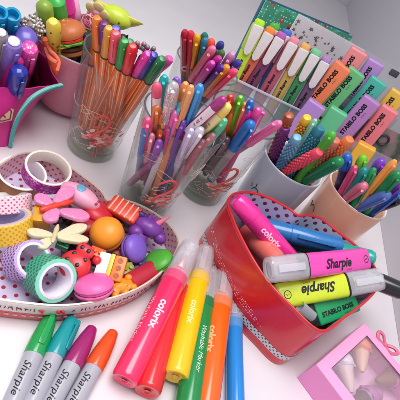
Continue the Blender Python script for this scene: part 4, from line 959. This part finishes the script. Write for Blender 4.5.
# sushi
t = er('sushi_eraser', 'salmon sushi eraser with pale stripes beside the notch of the tin', (124, 211), 2.5, V((-.1, -.3, 1)), P(140, 221, 2.5)-P(112, 203, 2.5))
b = MB(); b.box(2.9, 1.7, .75, (0, 0, .1), .25, 3)
for i in range(5): b.box(.12, 1.62, .05, (-1.1+i*.52, 0, .48), 0, M=RZ(0) @ Matrix.Shear('XY', 4, (0, 0)) , mi=1)
b.build('salmon', [plas('e0472c', .35), plas('f6b8a4', .4)], t)
b = MB(); b.box(2.5, 1.4, .8, (0, 0, -.6), .25, 3); b.build('rice', plas('3a4030', .6, bump=.5), t)
# unicorn
t = er('unicorn_eraser', 'purple unicorn head eraser with pink horn at the right of the tin', (148, 228), 2.4, V((0, 0, 1)), P(165, 236, 2.4)-P(140, 222, 2.4))
b = MB(); b.ball(1.35, .9, .85, (0, 0, .1), disp=.1, seed=4, n=24); b.ball(.62, .55, .55, (1.35, -.25, -.15), n=18); b.ball(.75, .8, .7, (-.7, -.7, -.4), n=18); b.lathe([(-1.6, 1.0), (-.4, .75), (.2, .6)], 18, M=TR(-.2, -1.0, -.2) @ RX(-.7)); b.build('head', plas('7a3a9c', .4), t)
b = MB(); b.lathe([(0, .3), (1.5, .04), (1.52, 0)], 12, M=TR(.5, .3, .6) @ RY(.6) @ RX(-.5), mod=lambda a, z: 1+.12*math.sin(a+z*9)); b.build('horn', plas('ee7a96', .4), t)
b = MB()
for i in range(5): b.ball(.45, .3, .35, (-1.1+i*.3, .45+.1*(i % 2), .55-.1*i), n=10)
b.build('mane', plas('4c2470', .45), t)
for s in (0, 1):
    b = MB(); b.lathe([(0, .25), (.5, 0)], 8, M=TR(-.3+s*.5, .5, .75) @ RX(-.3)); b.build('ear', plas('7a3a9c', .4), t)
# ladybird
t = er('ladybird_eraser', 'red ladybird eraser with black dots between green tape and cake', (77, 262), 2.3, V((-.1, -.45, 1)), P(88, 250, 2.3)-P(70, 268, 2.3))
b = MB(); b.ball(1.15, 1.2, .65, (-.25, 0, 0), n=26); b.build('shell', plas('e03038', .35), t)
b = MB(); b.ball(.55, .75, .5, (1.0, 0, .0), n=18); b.ball(.16, .16, .2, (1.4, .4, .2), n=8); b.ball(.16, .16, .2, (1.4, -.4, .2), n=8); b.build('head', plas('e8404a', .35), t)
b = MB()
for x, y in [(-.9, .3), (-.3, .6), (-.3, -.3), (.35, .45), (.35, -.5), (-.8, -.55), (1.05, .25), (1.05, -.3)]: 
    zz = .65*math.sqrt(max(0, 1-((x+.25)/1.15)**2-(y/1.2)**2)) if x < .8 else .47
    b.ball(.17, .17, .06, (x, y, zz), n=10)
b.build('spots', plas('2a1418', .4), t)
# cake slice
t = er('cake_eraser', 'white yellow and orange cake slice eraser with a red cherry', (111, 268), 2.3, V((-.1, -.5, 1)), P(126, 272, 2.3)-P(100, 264, 2.3))
b = MB(); b.box(.9, 2.0, 1.0, (-.65, 0, 0), .14, 2); b.build('cream_layer', plas('f2ece6', .4), t)
b = MB(); b.box(.35, 2.04, 1.04, (-.05, 0, 0), .1, 2); b.build('custard_layer', plas('f2cc3e', .4), t)
b = MB(); b.box(.95, 2.0, 1.0, (.6, 0, 0), .14, 2)
for y in (-.6, 0, .6): b.lathe([(0, .22), (.04, .22), (.05, .1), (.02, 0)], 12, M=TR(.6, y, .49), mi=1)
b.build('sponge_layer', [plas('ee8a24', .45), plas('b8480e', .5)], t)
b = MB(); b.ball(.36, .36, .36, (-1.15, .2, .45)); b.build('cherry', plas('e0303a', .3), t)
# gummy bear like lump
t = er('gummy_eraser', 'knobbly amber orange eraser against the front rim beside the pink macaron', (122, 287), 2.0, V((0, -.2, 1)), P(136, 283, 2.0)-P(112, 292, 2.0))
b = MB(); b.ball(.95, .6, .5, disp=.3, fr=1.6, n=22)
for x, y in [(-.8, .45), (-.8, -.4), (.75, .45), (.75, -.4), (0, .55), (0, -.5)]: b.ball(.32, .3, .3, (x, y, .1), n=10)
b.build('body', plas('f09a24', .35, sss=.2), t)
t = er('tube_eraser', 'dark red roll shaped eraser at the front right of the tin', (141, 277), 1.6, P(152, 270, 1.6)-P(130, 283, 1.6))
b = MB(); b.lathe([(-1.5, 0), (-1.5, .7), (-1.35, .85), (1.35, .85), (1.5, .7), (1.5, 0)], 24); b.build('roll', plas('bc2436', .4), t)
# brick pieces and small fillers
def brick(label, px, z, col, sx=1.1, sy=1.1, sz=.9, ang=.4, studs=2):
    t = er('brick_eraser', label, px, z, V((random.uniform(-.2, .2), -.2, 1)), V((math.cos(ang), math.sin(ang), 0)))
    b = MB(); b.box(sx, sy, sz, (0, 0, 0), .1, 2)
    for i in range(studs): b.lathe([(0, .2), (.18, .2), (.2, .16), (.2, 0)], 12, M=TR((i-(studs-1)/2)*.5, 0, sz/2))
    b.build('brick', plas(col, .4), t)
brick('orange block eraser behind the ladybird', (97, 254), 2.1, 'ee6a24', 1.2, .8, .8, .2)
brick('brown chocolate coloured block eraser between ladybird and pink macaron', (88, 277), 1.3, '5c3630', 1.8, 1.1, .7, .1, 3)
brick('mustard block eraser with black band left of the butterfly', (42, 217), 2.2, 'dca428', 1.3, 1.6, 1.2, .5, 0)
brick('olive yellow block eraser below the violet macaron', (127, 270), 1.5, '9a9a2a', 1.0, 1.0, .8, .9)
brick('green block eraser below the cream butterfly', (63, 245), 1.9, '128a54', 1.0, .7, .7, .2)
brick('navy block eraser under the violet macaron', (142, 266), 1.2, '2c3c74', 1.5, 1.2, .8, .5)
brick('crimson block eraser between orange and violet macarons', (122, 252), 1.2, 'a02638', 1.5, 1.2, .8, .2)
brick('dark plum block eraser behind the ladybird', (72, 248), 1.2, '4a2458', 1.5, 1.3, .8, .4)
brick('teal block eraser by the violet macaron', (148, 270), .9, '1c6a8a', 1.3, 1.2, .7, .9)
brick('black block eraser under the butterfly', (62, 220), 1.6, '1c1c22', 1.6, 1.2, .6, .1)
brick('wine red block eraser under the sushi', (112, 221), 1.3, '7a1c2c', 1.6, 1.2, .8, .6)
brick('purple block eraser under the ladybird', (96, 266), .9, '5c3272', 1.6, 1.3, .7, .3)
brick('olive block eraser below the sushi', (134, 222), 1.4, '6a6a24', 1.5, .9, .8, .6)
# ---------------- deep red heart tin on the right
pixR = [(228, 201), (232, 215), (240, 234), (254, 260), (270, 283), (292, 306), (322, 331), (347, 316), (368, 300), (378, 287), (379, 275), (372, 261), (358, 246), (340, 232), (322, 218), (308, 214), (299, 214.5), (290, 208), (276, 200), (262, 194), (247, 191), (234, 193)]
hR = 6.3
t, pl, pin, low, oR = heart_tin('heart_tin', 'deep glossy red heart shaped tin packed with highlighters', pixR, hR, 0, 0, 0, 0, 0, 0, flare=.05)
red2 = plas('d2122a', .28, coat=.6, var=.0, name='red_lacquer')
b = MB(); loops(b, [r3(inset(pl, .08), 0), r3(inset(pl, .0), .12), r3(pl, .35), r3(pl, 6.1)]); b.build('wall', red2, t, sharp=70)
b = MB(); loops(b, [r3(inset(pl, -.01), 5.95), r3(inset(pl, -.07), 6.05), r3(inset(pl, -.06), 6.25), r3(inset(pl, .03), 6.33), r3(inset(pl, .14), 6.28), r3(inset(pl, .17), 6.1)]); b.build('rim', plas('d4202a', .3, coat=.5), t, sharp=70)
lin2 = dots('cfc4de', '7a2448', 1.1, .24, .45, name='lilac_dotted_lining')
b = MB(); loops(b, [r3(inset(pl, .17), 6.12), r3(inset(pl, .2), 3), r3(inset(pl, .25), .3)]); b.build('lining', lin2, t, sharp=70)
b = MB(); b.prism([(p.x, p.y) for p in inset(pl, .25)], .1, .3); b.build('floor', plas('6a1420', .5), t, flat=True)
n_ = len(pl)
def band_on(z0, z1, i0, i1, m, name, off=.02):
    o = inset(pl, -off); vs = []; fs = []; uv = []; d = 0
    for i in range(i0, i1+1):
        p = o[i % n_]; vs += [(p.x, p.y, z0), (p.x, p.y, z1)]
        if i > i0:
            k = len(vs)-4; d1 = d+(o[i % n_]-o[(i-1) % n_]).length; fs.append((k, k+2, k+3, k+1)); uv.append([(d, z0), (d1, z0), (d1, z1), (d, z1)]); d = d1
    b = MB(); b.add(vs, fs, None, 0, uv); return b.build(name, m, t, flat=False)
band_on(.95, 1.65, 0, n_, dots('d6d0d4', '3a3038', 3.2, .26, .5, rnd=.25, name='speckled_band'), 'speckled_band')
b = MB(); 
for (i0, i1, z, sd) in ((2, 30, 2.75, 1), (8, 32, 2.5, 2), (14, 34, 2.25, 5), (2, 12, 3.0, 7)): squig(pl, (i0, i1), z, b, r=.016, out=.022, seed=sd, step=.14, gap=.18, hgt=.15)
b.build('small_print', plas('fbe4e6', .5), t)
# ---------------- contents of the red tin
gr = 'markers packed in the red heart tin'
def lie(tp, zt, dp, zd, L=None):
    T = P(tp[0], tp[1], zt); Q = P(dp[0], dp[1], zd); return T, Q, (L or (T-Q).length)
def fat(T, Q, L, r, col, label, txt=None, capc=None, tsz=.8, grp=gr, spin=0, down=True, clip=True, name='marker_pen', capL=None, txtc='f6e6ee', z_=None):
    t = axis_thing(name, label, 'marker', T, Q, L, spin, grp); cl = capL or L*.38
    b = MB(); b.lathe([(0, 0), (0, r*.75), (.12, r*.92), (.4, r), (L-cl, r)], 28)
    if txt: text_wrap(b, txt, r, z_ or (L-cl)*.5, size=tsz, mi=1, down=down, bold=.03)
    b.build('barrel', [plas(col, .26, coat=.4), plas(txtc, .4)], t)
    c = MB(); c.lathe([(L-cl-.05, r*1.0), (L-cl, r*1.05), (L-cl+.3, r*1.05), (L-.5, r*.92), (L-.12, r*.7), (L, r*.3), (L, 0)], 28); cp = c.build('cap', plas(capc or col, .24, coat=.4), t)
    if clip: k = MB(); k.box(.16, .45, cl*.72, (r*1.0+.14, 0, L-cl*.52), .07); k.box(.3, .45, .4, (r+.02, 0, L-cl*.2), .07); k.build('clip', plas(capc or col, .24), cp)
    return t
T, Q, L = lie((235, 198), 7.1, (300, 270), 3.8); fat(T, Q, L, .92, 'f5309c', 'hot pink marker with white lettering on the back left rim of the red tin', txt='colorix', tsz=.85, clip=False, z_=4.9, capL=2.4)
T, Q, L = lie((343, 247), 6.3, (244, 222), 3.0); fat(T, Q, L, .95, '2a7cc0', 'blue marker lying across the back of the red tin with its clip up', txt='\u0131\u0131 \u0131\u0131\u0131\u0131 \u0131\u0131', tsz=.7, capL=5.2, txtc='6aa8dc')
T, Q, L = lie((376, 259), 7.5, (285, 240), 2.4); fat(T, Q, L, .85, '18b09c', 'turquoise green marker behind the pink flat highlighter', clip=False)
T, Q, L = lie((279, 262), 5.8, (246, 232), 2.6); fat(T, Q, L, .95, 'f05a54', 'coral red marker under the clear cap of the pink flat highlighter', clip=False, capc='f47a70', capL=4)
T, Q, L = lie((310, 292), 3.4, (272, 262), 2.2); fat(T, Q, L, .7, 'd2481c', 'dark orange marker deep inside the red tin', clip=False)
T, Q, L = lie((320, 240), 3.4, (256, 226), 1.6); fat(T, Q, L, .8, '1c4c86', 'navy marker deep in the back of the red tin', clip=False)
T, Q, L = lie((350, 262), 3.0, (290, 262), 1.6); fat(T, Q, L, .8, '7a1c50', 'plum marker deep under the pink flat highlighter', clip=False)
def accent(capend, zc, bodyend, zb, col, label, txt_up, L=12.6):
    """flat highlighter with clear cap: z=L is the cap end"""
    T = P(capend[0], capend[1], zc); Q = P(bodyend[0], bodyend[1], zb); L = (T-Q).length; zc_ = L-4.2
    t = thing('flat_highlighter', label, 'highlighter', frame(Q, T-Q, CAM-T), 'flat highlighters with clear caps')
    b = MB(); b.lathe([(0, 0), (0, .7), (.15, .95), (.5, 1.08), (zc_, 1.08), (zc_+.1, .95), (zc_+.1, 0)], 32, sx=.62, sy=1.0, sq=3.4)
    text_flat(b, 'Sharpie', face_x(.685, zc_*.58, not txt_up, -.1 if not txt_up else .1), 1.15, bold=.03, shear=.35)
    text_flat(b, '\u0131\u0131 \u0131\u0131\u0131\u0131 \u0131\u0131', face_x(.685, zc_*.42, not txt_up, -.72 if not txt_up else .72), .3)
    M = TR(.68, 0, .95) @ RY(PI/2); n = 20
    for k in range(n): 
        a, c = 2*PI*k/n, 2*PI*(k+1)/n; b.add([(.36*math.cos(a), .36*math.sin(a), 0), (.3*math.cos(a), .3*math.sin(a), 0), (.3*math.cos(c), .3*math.sin(c), 0), (.36*math.cos(c), .36*math.sin(c), 0)], [(0, 1, 2, 3)], M, 1)
    text_flat(b, 'S', M @ RZ(PI/2 if not txt_up else -PI/2), .4)
    b.build('barrel', [plas(col, .26, coat=.4), BLK], t)
    g = MB(); g.lathe([(zc_+.02, .97), (zc_+.06, 1.09), (zc_+.22, 1.09), (zc_+.25, .95)], 32, sx=.63, sy=1.01, sq=3.4); g.lathe([(zc_+.2, .8), (zc_+1.0, .62), (zc_+1.1, .4), (zc_+1.2, .0)], 20, sx=.6, mi=0); g.build('collar', BLK, t)
    n = MB(); n.lathe([(zc_+1.1, .4), (zc_+1.7, .35), (zc_+2.1, .1), (zc_+2.1, 0)], 12, sx=.6); n.build('nib', plas(col, .6), t)
    c = MB(); c.lathe([(zc_+.2, 1.1), (L-.5, 1.04), (L-.1, .98), (L, .85), (L, .6), (L-.2, .6), (L-.25, .88), (L-.6, .95), (zc_+.2, 1.02)], 36, sx=.66, sy=1.02, sq=3.0)
    c.lathe([(zc_+1, .62), (L-.3, .6)], 20, sx=.66, sy=1.0, sq=3)
    cp = c.build('cap', clear('f6f6fc', .16, .06, name='clear_cap'), t)
    k = MB(); k.box(.18, .62, 3.0, (.82, 0, L-1.9), .07); k.build('clip', clear('f4f4fa', .25, .05), cp)
accent((268, 270), 7.0, (366, 259), 7.0, 'f04cb4', 'bright pink flat highlighter with clear cap pointing left on top of the red tin', False)
accent((380, 279), 7.0, (274, 297), 4.4, 'd4e62c', 'neon yellow flat highlighter with clear cap pointing right on top of the red tin', False)
Tb = P(352, 300, 4.7); Qb = P(306, 317, 3.6); zb = (Tb-Qb).normalized()
boss(None, None, 0, '12a260', 'vivid green flat highlighter deep at the front tip of the red tin', M=frame(Tb-zb*7.0, zb, CAM-Tb) @ RZ(.1) @ SC(.84, .84, .84), L=8.4, cap='0c0f12', ts=.86, ty=.6)
T, Q, L = lie((306, 308), 5.6, (318, 318), 5.0, 2.4)
t = thing('clear_cap', 'loose clear pen cap beside the green highlighter in the red tin', 'cap', frame(P(300, 306, 5.0), P(312, 316, 4.6)-P(300, 306, 5.0)), gr); b = MB(); b.lathe([(0, .48), (1.6, .44), (1.7, .2), (1.7, 0)], 22); b.build('shell', clear('e4e8ee', .25), t)
T, Q, L = lie((406, 293), 7.0, (345, 268), 4.6); t = fat(T, Q, L, .92, '1c1c22', 'black marker sticking out over the right rim of the red tin', clip=False, txt='\u0131\u0131 \u0131\u0131\u0131\u0131 \u0131\u0131', txtc='4a4a52', tsz=.5, capL=5)
# ============================================================ thin tipped permanent markers at the front left
def sharpie(tp, dp, col, label, clip_side=0, zt=.62, zd=.6, dark=None):
    T = P(tp[0], tp[1], zt); Q = P(dp[0], dp[1], zd); L = 13.6
    t = axis_thing('permanent_marker', label, 'marker', T, Q, L, 0, 'grey barrelled permanent markers')
    b = MB(); b.lathe([(0, 0), (0, .35), (.15, .48), (.6, .55), (8.3, .64), (10.4, .64), (10.42, 0)], 32)
    text_wrap(b, 'Sharpie', .64, 8.7, size=.7, shear=.35, bold=.005, ang=-.25, sp=1.05); text_wrap(b, 'MARKER', .64, 6.2, size=.5, ang=-.25, bold=.02)
    b.build('barrel', [plas('b4b3bd', .32, coat=.3, var=.02, name='grey_barrel'), BLK], t)
    c = MB(); c.lathe([(10.38, .6), (10.4, .66), (10.55, .69), (11.6, .67), (12.7, .55), (13.3, .43), (13.48, .38), (13.58, .26), (13.6, 0)], 32)
    cp = c.build('cap', plas(col, .24, coat=.4, var=.05), t)
    k = MB(); M = RZ(clip_side); k.prism([(-.2, 11.0), (.2, 11.0), (.25, 11.4), (.2, 13.0), (.12, 13.3), (-.12, 13.3), (-.2, 13.0), (-.25, 11.4)], .0, .14, M=M @ TR(.62, 0, 0) @ RY(-.045*0) @ Matrix(((0, 0, 1, 0), (1, 0, 0, 0), (0, 1, 0, 0), (0, 0, 0, 1))), bev=.05); k.box(.36, .38, .4, (.5, 0, 13.05), .08, M=M)
    k.build('clip', plas(dark or col, .24, coat=.4), cp)
    return t
sharpie((52, 314), (14, 400), '12a04e', 'grey permanent marker with green cap, leftmost of the four', .15)
sharpie((73, 317), (33, 400), '0f9aa0', 'grey permanent marker with teal cap and clip turned to the right', .95)
sharpie((93, 327), (53, 400), 'a41c6c', 'grey permanent marker with raspberry purple cap between teal and orange', 2.6)
sharpie((114, 331), (76, 400), 'ee5418', 'grey permanent marker with orange cap, rightmost of the four', 2.9)
# ============================================================ chunky washable markers with clear caps
def chunky(tp, zt, dp, zd, col, label, ring, L=14.5, r=.98, txt='colorix', sub='Washable Marker', ca=.05, sa=-.98, capd=.16, down=True, endc=None, txtc='fbe6ee', ts=.85):
    T = P(tp[0], tp[1], zt); Q = P(dp[0], dp[1], zd); z = (T-Q).normalized()
    t = thing('washable_marker', label, 'marker', frame(Q, z, CAM-T), 'chunky washable markers with clear caps')
    L = 12.7*(L/14.2 if r < .9 else 1); cl = 3.8; zz = L-cl
    b = MB(); b.lathe([(.05, 0), (.05, r*.55), (0, r*.62), (0, r*.88), (.12, r*.97), (.3, r), (zz, r), (zz+.3, r*.9)], 40); b.lathe([(.04, 0), (.04, r*.2), (-.02, r*.25), (-.02, r*.3)], 14)
    if txt: text_wrap(b, txt, r, zz*.57, size=ts, bold=.03, ang=ca, down=down)
    if sub: text_wrap(b, sub, r, zz*.5, size=.55, shear=.2, ang=sa, down=down)
    b.build('barrel', [plas(col, .22, coat=.5, var=.03, name='glossy_barrel'), plas(txtc, .4)], t)
    g = MB(); g.lathe([(zz-.5, r*1.0), (zz-.45, r*1.06), (zz+.35, r*1.06), (zz+.4, r*.9)], 40); g.build('ring', clear(ring, .6, .1, name='tinted_ring'), t)
    n = MB(); n.lathe([(zz+.25, r*.88), (zz+.6, r*.8), (zz+1.3, r*.62), (zz+1.5, r*.35), (zz+1.55, 0)], 28); n.build('shoulder', plas(col, .25, coat=.4), t)
    n = MB(); n.lathe([(zz+1.45, r*.3), (zz+2.2, r*.26), (zz+2.7, .05), (zz+2.7, 0)], 14); n.build('nib', plas(col, .6), t)
    c = MB(); c.lathe([(zz+.3, r*1.03), (L-.9, r*.97), (L-.2, r*.93), (L, r*.86), (L, r*.55), (L-.25, r*.5), (L-.25, r*.8), (L-1, r*.9), (zz+.3, r*.97)], 40)
    c.box(.1, .52, 2.7, (r+.06, 0, L-1.8), .05)
    c.build('cap', clear('f0ecf2', capd, .06, name='clear_cap'), t)
    return t
chunky((189, 250), 2.9, (124, 381), 1.1, 'fa2f66', 'chunky hot pink washable marker lying on top of the red one', 'f46a94', L=14.0, txtc='fdd6e4', capd=.16)
chunky((186, 262), 1.0, (147, 392), 1.0, 'e2232e', 'chunky red washable marker lying beneath the pink and yellow ones', 'e2444a', L=13.2, txt='', sub='')
chunky((204, 257), 1.5, (175, 377), 1.35, 'fccb0c', 'chunky yellow washable marker between pink and orange ones', 'fad860', L=12.9, txtc='fdf0a0', sub='', ts=.75, ca=.1)
chunky((206, 290), 1.0, (187, 411), 1.0, '0c8a44', 'chunky green washable marker partly hidden under the yellow one', '2c8a5a', L=14, txt='', sub='Washable Marker', sa=.35, txtc='d8f0dc')
chunky((224, 280), 1.4, (205, 410), 1.1, 'fa6a12', 'chunky orange washable marker with clear cap touching the red tin', 'f89a6a', L=14.5, txtc='fdc898', sub='', ca=-.35, ts=.8)
chunky((234, 320), .85, (236, 428), .8, '148ce0', 'slimmer blue washable marker right of the orange one', '6ab0e8', L=13.5, r=.7, txt='', sub='')
# ============================================================ pink window box with ice cream erasers
h = 2.75
Ca = P(316, 364.5, h); Cb = P(364, 323, h); ax = (Cb-Ca); ax.z = 0; Wb = ax.length; X_ = ax.normalized(); Y_ = V((X_.y, -X_.x, 0)); Lb = 9.5
t = thing('gift_box', 'shiny pink window box holding ice cream erasers, topped with a bow', 'box', frame(V((Ca.x, Ca.y, 0)), V((0, 0, 1)), X_))
# box frame: local x along back left edge, local -y towards the viewer side
pk = plas('fbb2e0', .3, coat=.5, var=.02, name='pink_card'); pk2 = plas('f090cc', .3, coat=.5, var=.02)
def T_(x, y): return (x, -y)
b = MB(); w = .08
b.box(w, Lb, h-.05, (w/2, -Lb/2, h/2), .02, 1); b.build('end_wall', pk2, t); b = MB(); b.box(w, Lb, h-.05, (Wb-w/2, -Lb/2, h/2), .02, 1); b.build('end_wall', pk2, t)
b = MB(); b.box(Wb-2*w-.02, w, h-.05, (Wb/2, -w/2, h/2), .02, 1); b.build('side_wall', pk2, t); b = MB(); b.box(Wb-2*w-.02, w, h-.05, (Wb/2, -Lb+w/2, h/2), .02, 1); b.build('side_wall', pk2, t)
b = MB(); b.box(Wb-2*w-.02, Lb-2*w-.02, .06, (Wb/2, -Lb/2, .06), 0); b.build('base', plas('fbd4ee', .4), t)
fx0, fx1, fy0, fy1 = 1.15, Wb-1.0, 1.0, Lb-1.2
b = MB()
for (x0, x1, y0, y1) in ((0, fx0, 0, Lb), (fx1, Wb, 0, Lb), (fx0, fx1, 0, fy0), (fx0, fx1, fy1, Lb)): b.box(x1-x0-.004, y1-y0-.004, .1, ((x0+x1)/2, -(y0+y1)/2, h), .015, 1)
b.build('lid', pk, t)
b = MB(); b.box(fx1-fx0+.3, fy1-fy0+.3, .03, ((fx0+fx1)/2, -(fy0+fy1)/2, h-.08), 0); b.build('window', clear('fdf0fa', .02, .05, name='window_film'), t)
b = MB(); b.tube([(fx0+.1, -fy0+.02, h+.05), (fx1-.02, -fy0+.02, h+.05), (fx1-.02, -fy1, h+.05)], .035, 5); b.build('window_edge', plas('6a4a66', .4), t)
b = MB()
b.v = b.v; 
bow = MB()
for s in (-1, 1):
    pts = catmull([V((0, 0, .1)), V((s*.7, .35, .5)), V((s*1.2, .1, .55)), V((s*.8, -.3, .3))], 6, True); bow.tube(pts, .17, 6, M=TR(Wb+.35, -2.6, h-.2) @ RZ(-PI/2), closed=True)
    bow.tube([(0, 0, .1), (s*.5, -.7, .1), (s*.8, -1.3, -.1)], .14, 6, M=TR(Wb+.35, -2.6, h-.2) @ RZ(-PI/2))
bow.ball(.25, .25, .25, (Wb+.35, -2.6, h)); bow.build('bow', plas('e87a9c', .4), t)
gi = 'ice cream erasers inside the pink box'
def icecream(px, dp, z, sc, cone, label, k=1.2):
    c = P(px[0], px[1], z); d = P(dp[0], dp[1], z)-c; t = thing('ice_cream_eraser', label, 'eraser', frame(c, -d, V((0, 0, 1))), gi)
    b = MB(); b.lathe([(-1.9*k, 0), (-1.85*k, .2), (-1.4*k, .36*k), (0, .64*k), (.1, .58*k)], 20, mod=lambda a, z: 1+.03*math.sin(a*8+z*6)*1); b.build('cone', plas(cone, .5, bump=.4), t)
    b = MB(); b.ball(.8*k, .8*k, .85*k, (0, 0, .4), n=20); b.ball(.55*k, .55*k, .5*k, (.05, .05, 1.05*k), n=16); b.lathe([(-.12, .74*k), (.02, .85*k), (.15, .74*k)], 30, mod=lambda a, z: 1+.06*math.sin(a*8)); b.build('scoop', plas(sc, .4), t)
icecream((344, 367), (351, 392), 1.5, 'f8eef6', 'f0dcd4', 'white and lilac ice cream eraser at the left inside the box')
icecream((361, 351), (362, 374), 1.6, 'fa9060', 'f2cbb0', 'peach scoop ice cream eraser at the top inside the box')
icecream((392, 378), (370, 382), 1.6, 'f070c0', '9a6a50', 'magenta scoop ice cream eraser lying sideways with brown cone')
icecream((366, 398), (352, 404), 1.5, 'c07ab0', '6a4438', 'mauve ice cream eraser at the bottom inside the box')
icecream((382, 356), (391, 368), 1.3, 'fbb4dc', 'f6e2dc', 'pale pink ice cream eraser at the right inside the box')
# ============================================================ light
w = bpy.data.worlds.new('World'); scene.world = w; w.use_nodes = True
bg = w.node_tree.nodes['Background']; bg.inputs[0].default_value = (.95, .93, .96, 1); bg.inputs[1].default_value = .40
def area(name, loc, tgt, sx, sy, power, col):
    l = bpy.data.lights.new(name, 'AREA'); l.shape = 'RECTANGLE'; l.size = sx*S; l.size_y = sy*S; l.energy = power; l.color = col
    o = bpy.data.objects.new(name, l); COL.objects.link(o)
    d = (V(tgt)-V(loc)).normalized(); o.matrix_world = Matrix.Translation(V(loc)*S) @ d.to_track_quat('-Z', 'Y').to_matrix().to_4x4(); return o
area('window_light', (72, -2, 62), (5, 30, 0), 45, 60, 47, (1, .97, .95))
area('overhead_fill', (-10, 18, 85), (0, 28, 0), 50, 50, 5, (1, .98, 1))  # added soft fill from above, not a lamp of the room
scene.view_settings.view_transform = 'Standard'; scene.view_settings.look = 'None'; scene.view_settings.exposure = .4; scene.view_settings.gamma = 1
scene.cycles.transparent_max_bounces = 40; scene.cycles.max_bounces = 8; scene.cycles.caustics_reflective = False; scene.cycles.caustics_refractive = False
scene.cycles.use_denoising = True; scene.cycles.sample_clamp_indirect = 6
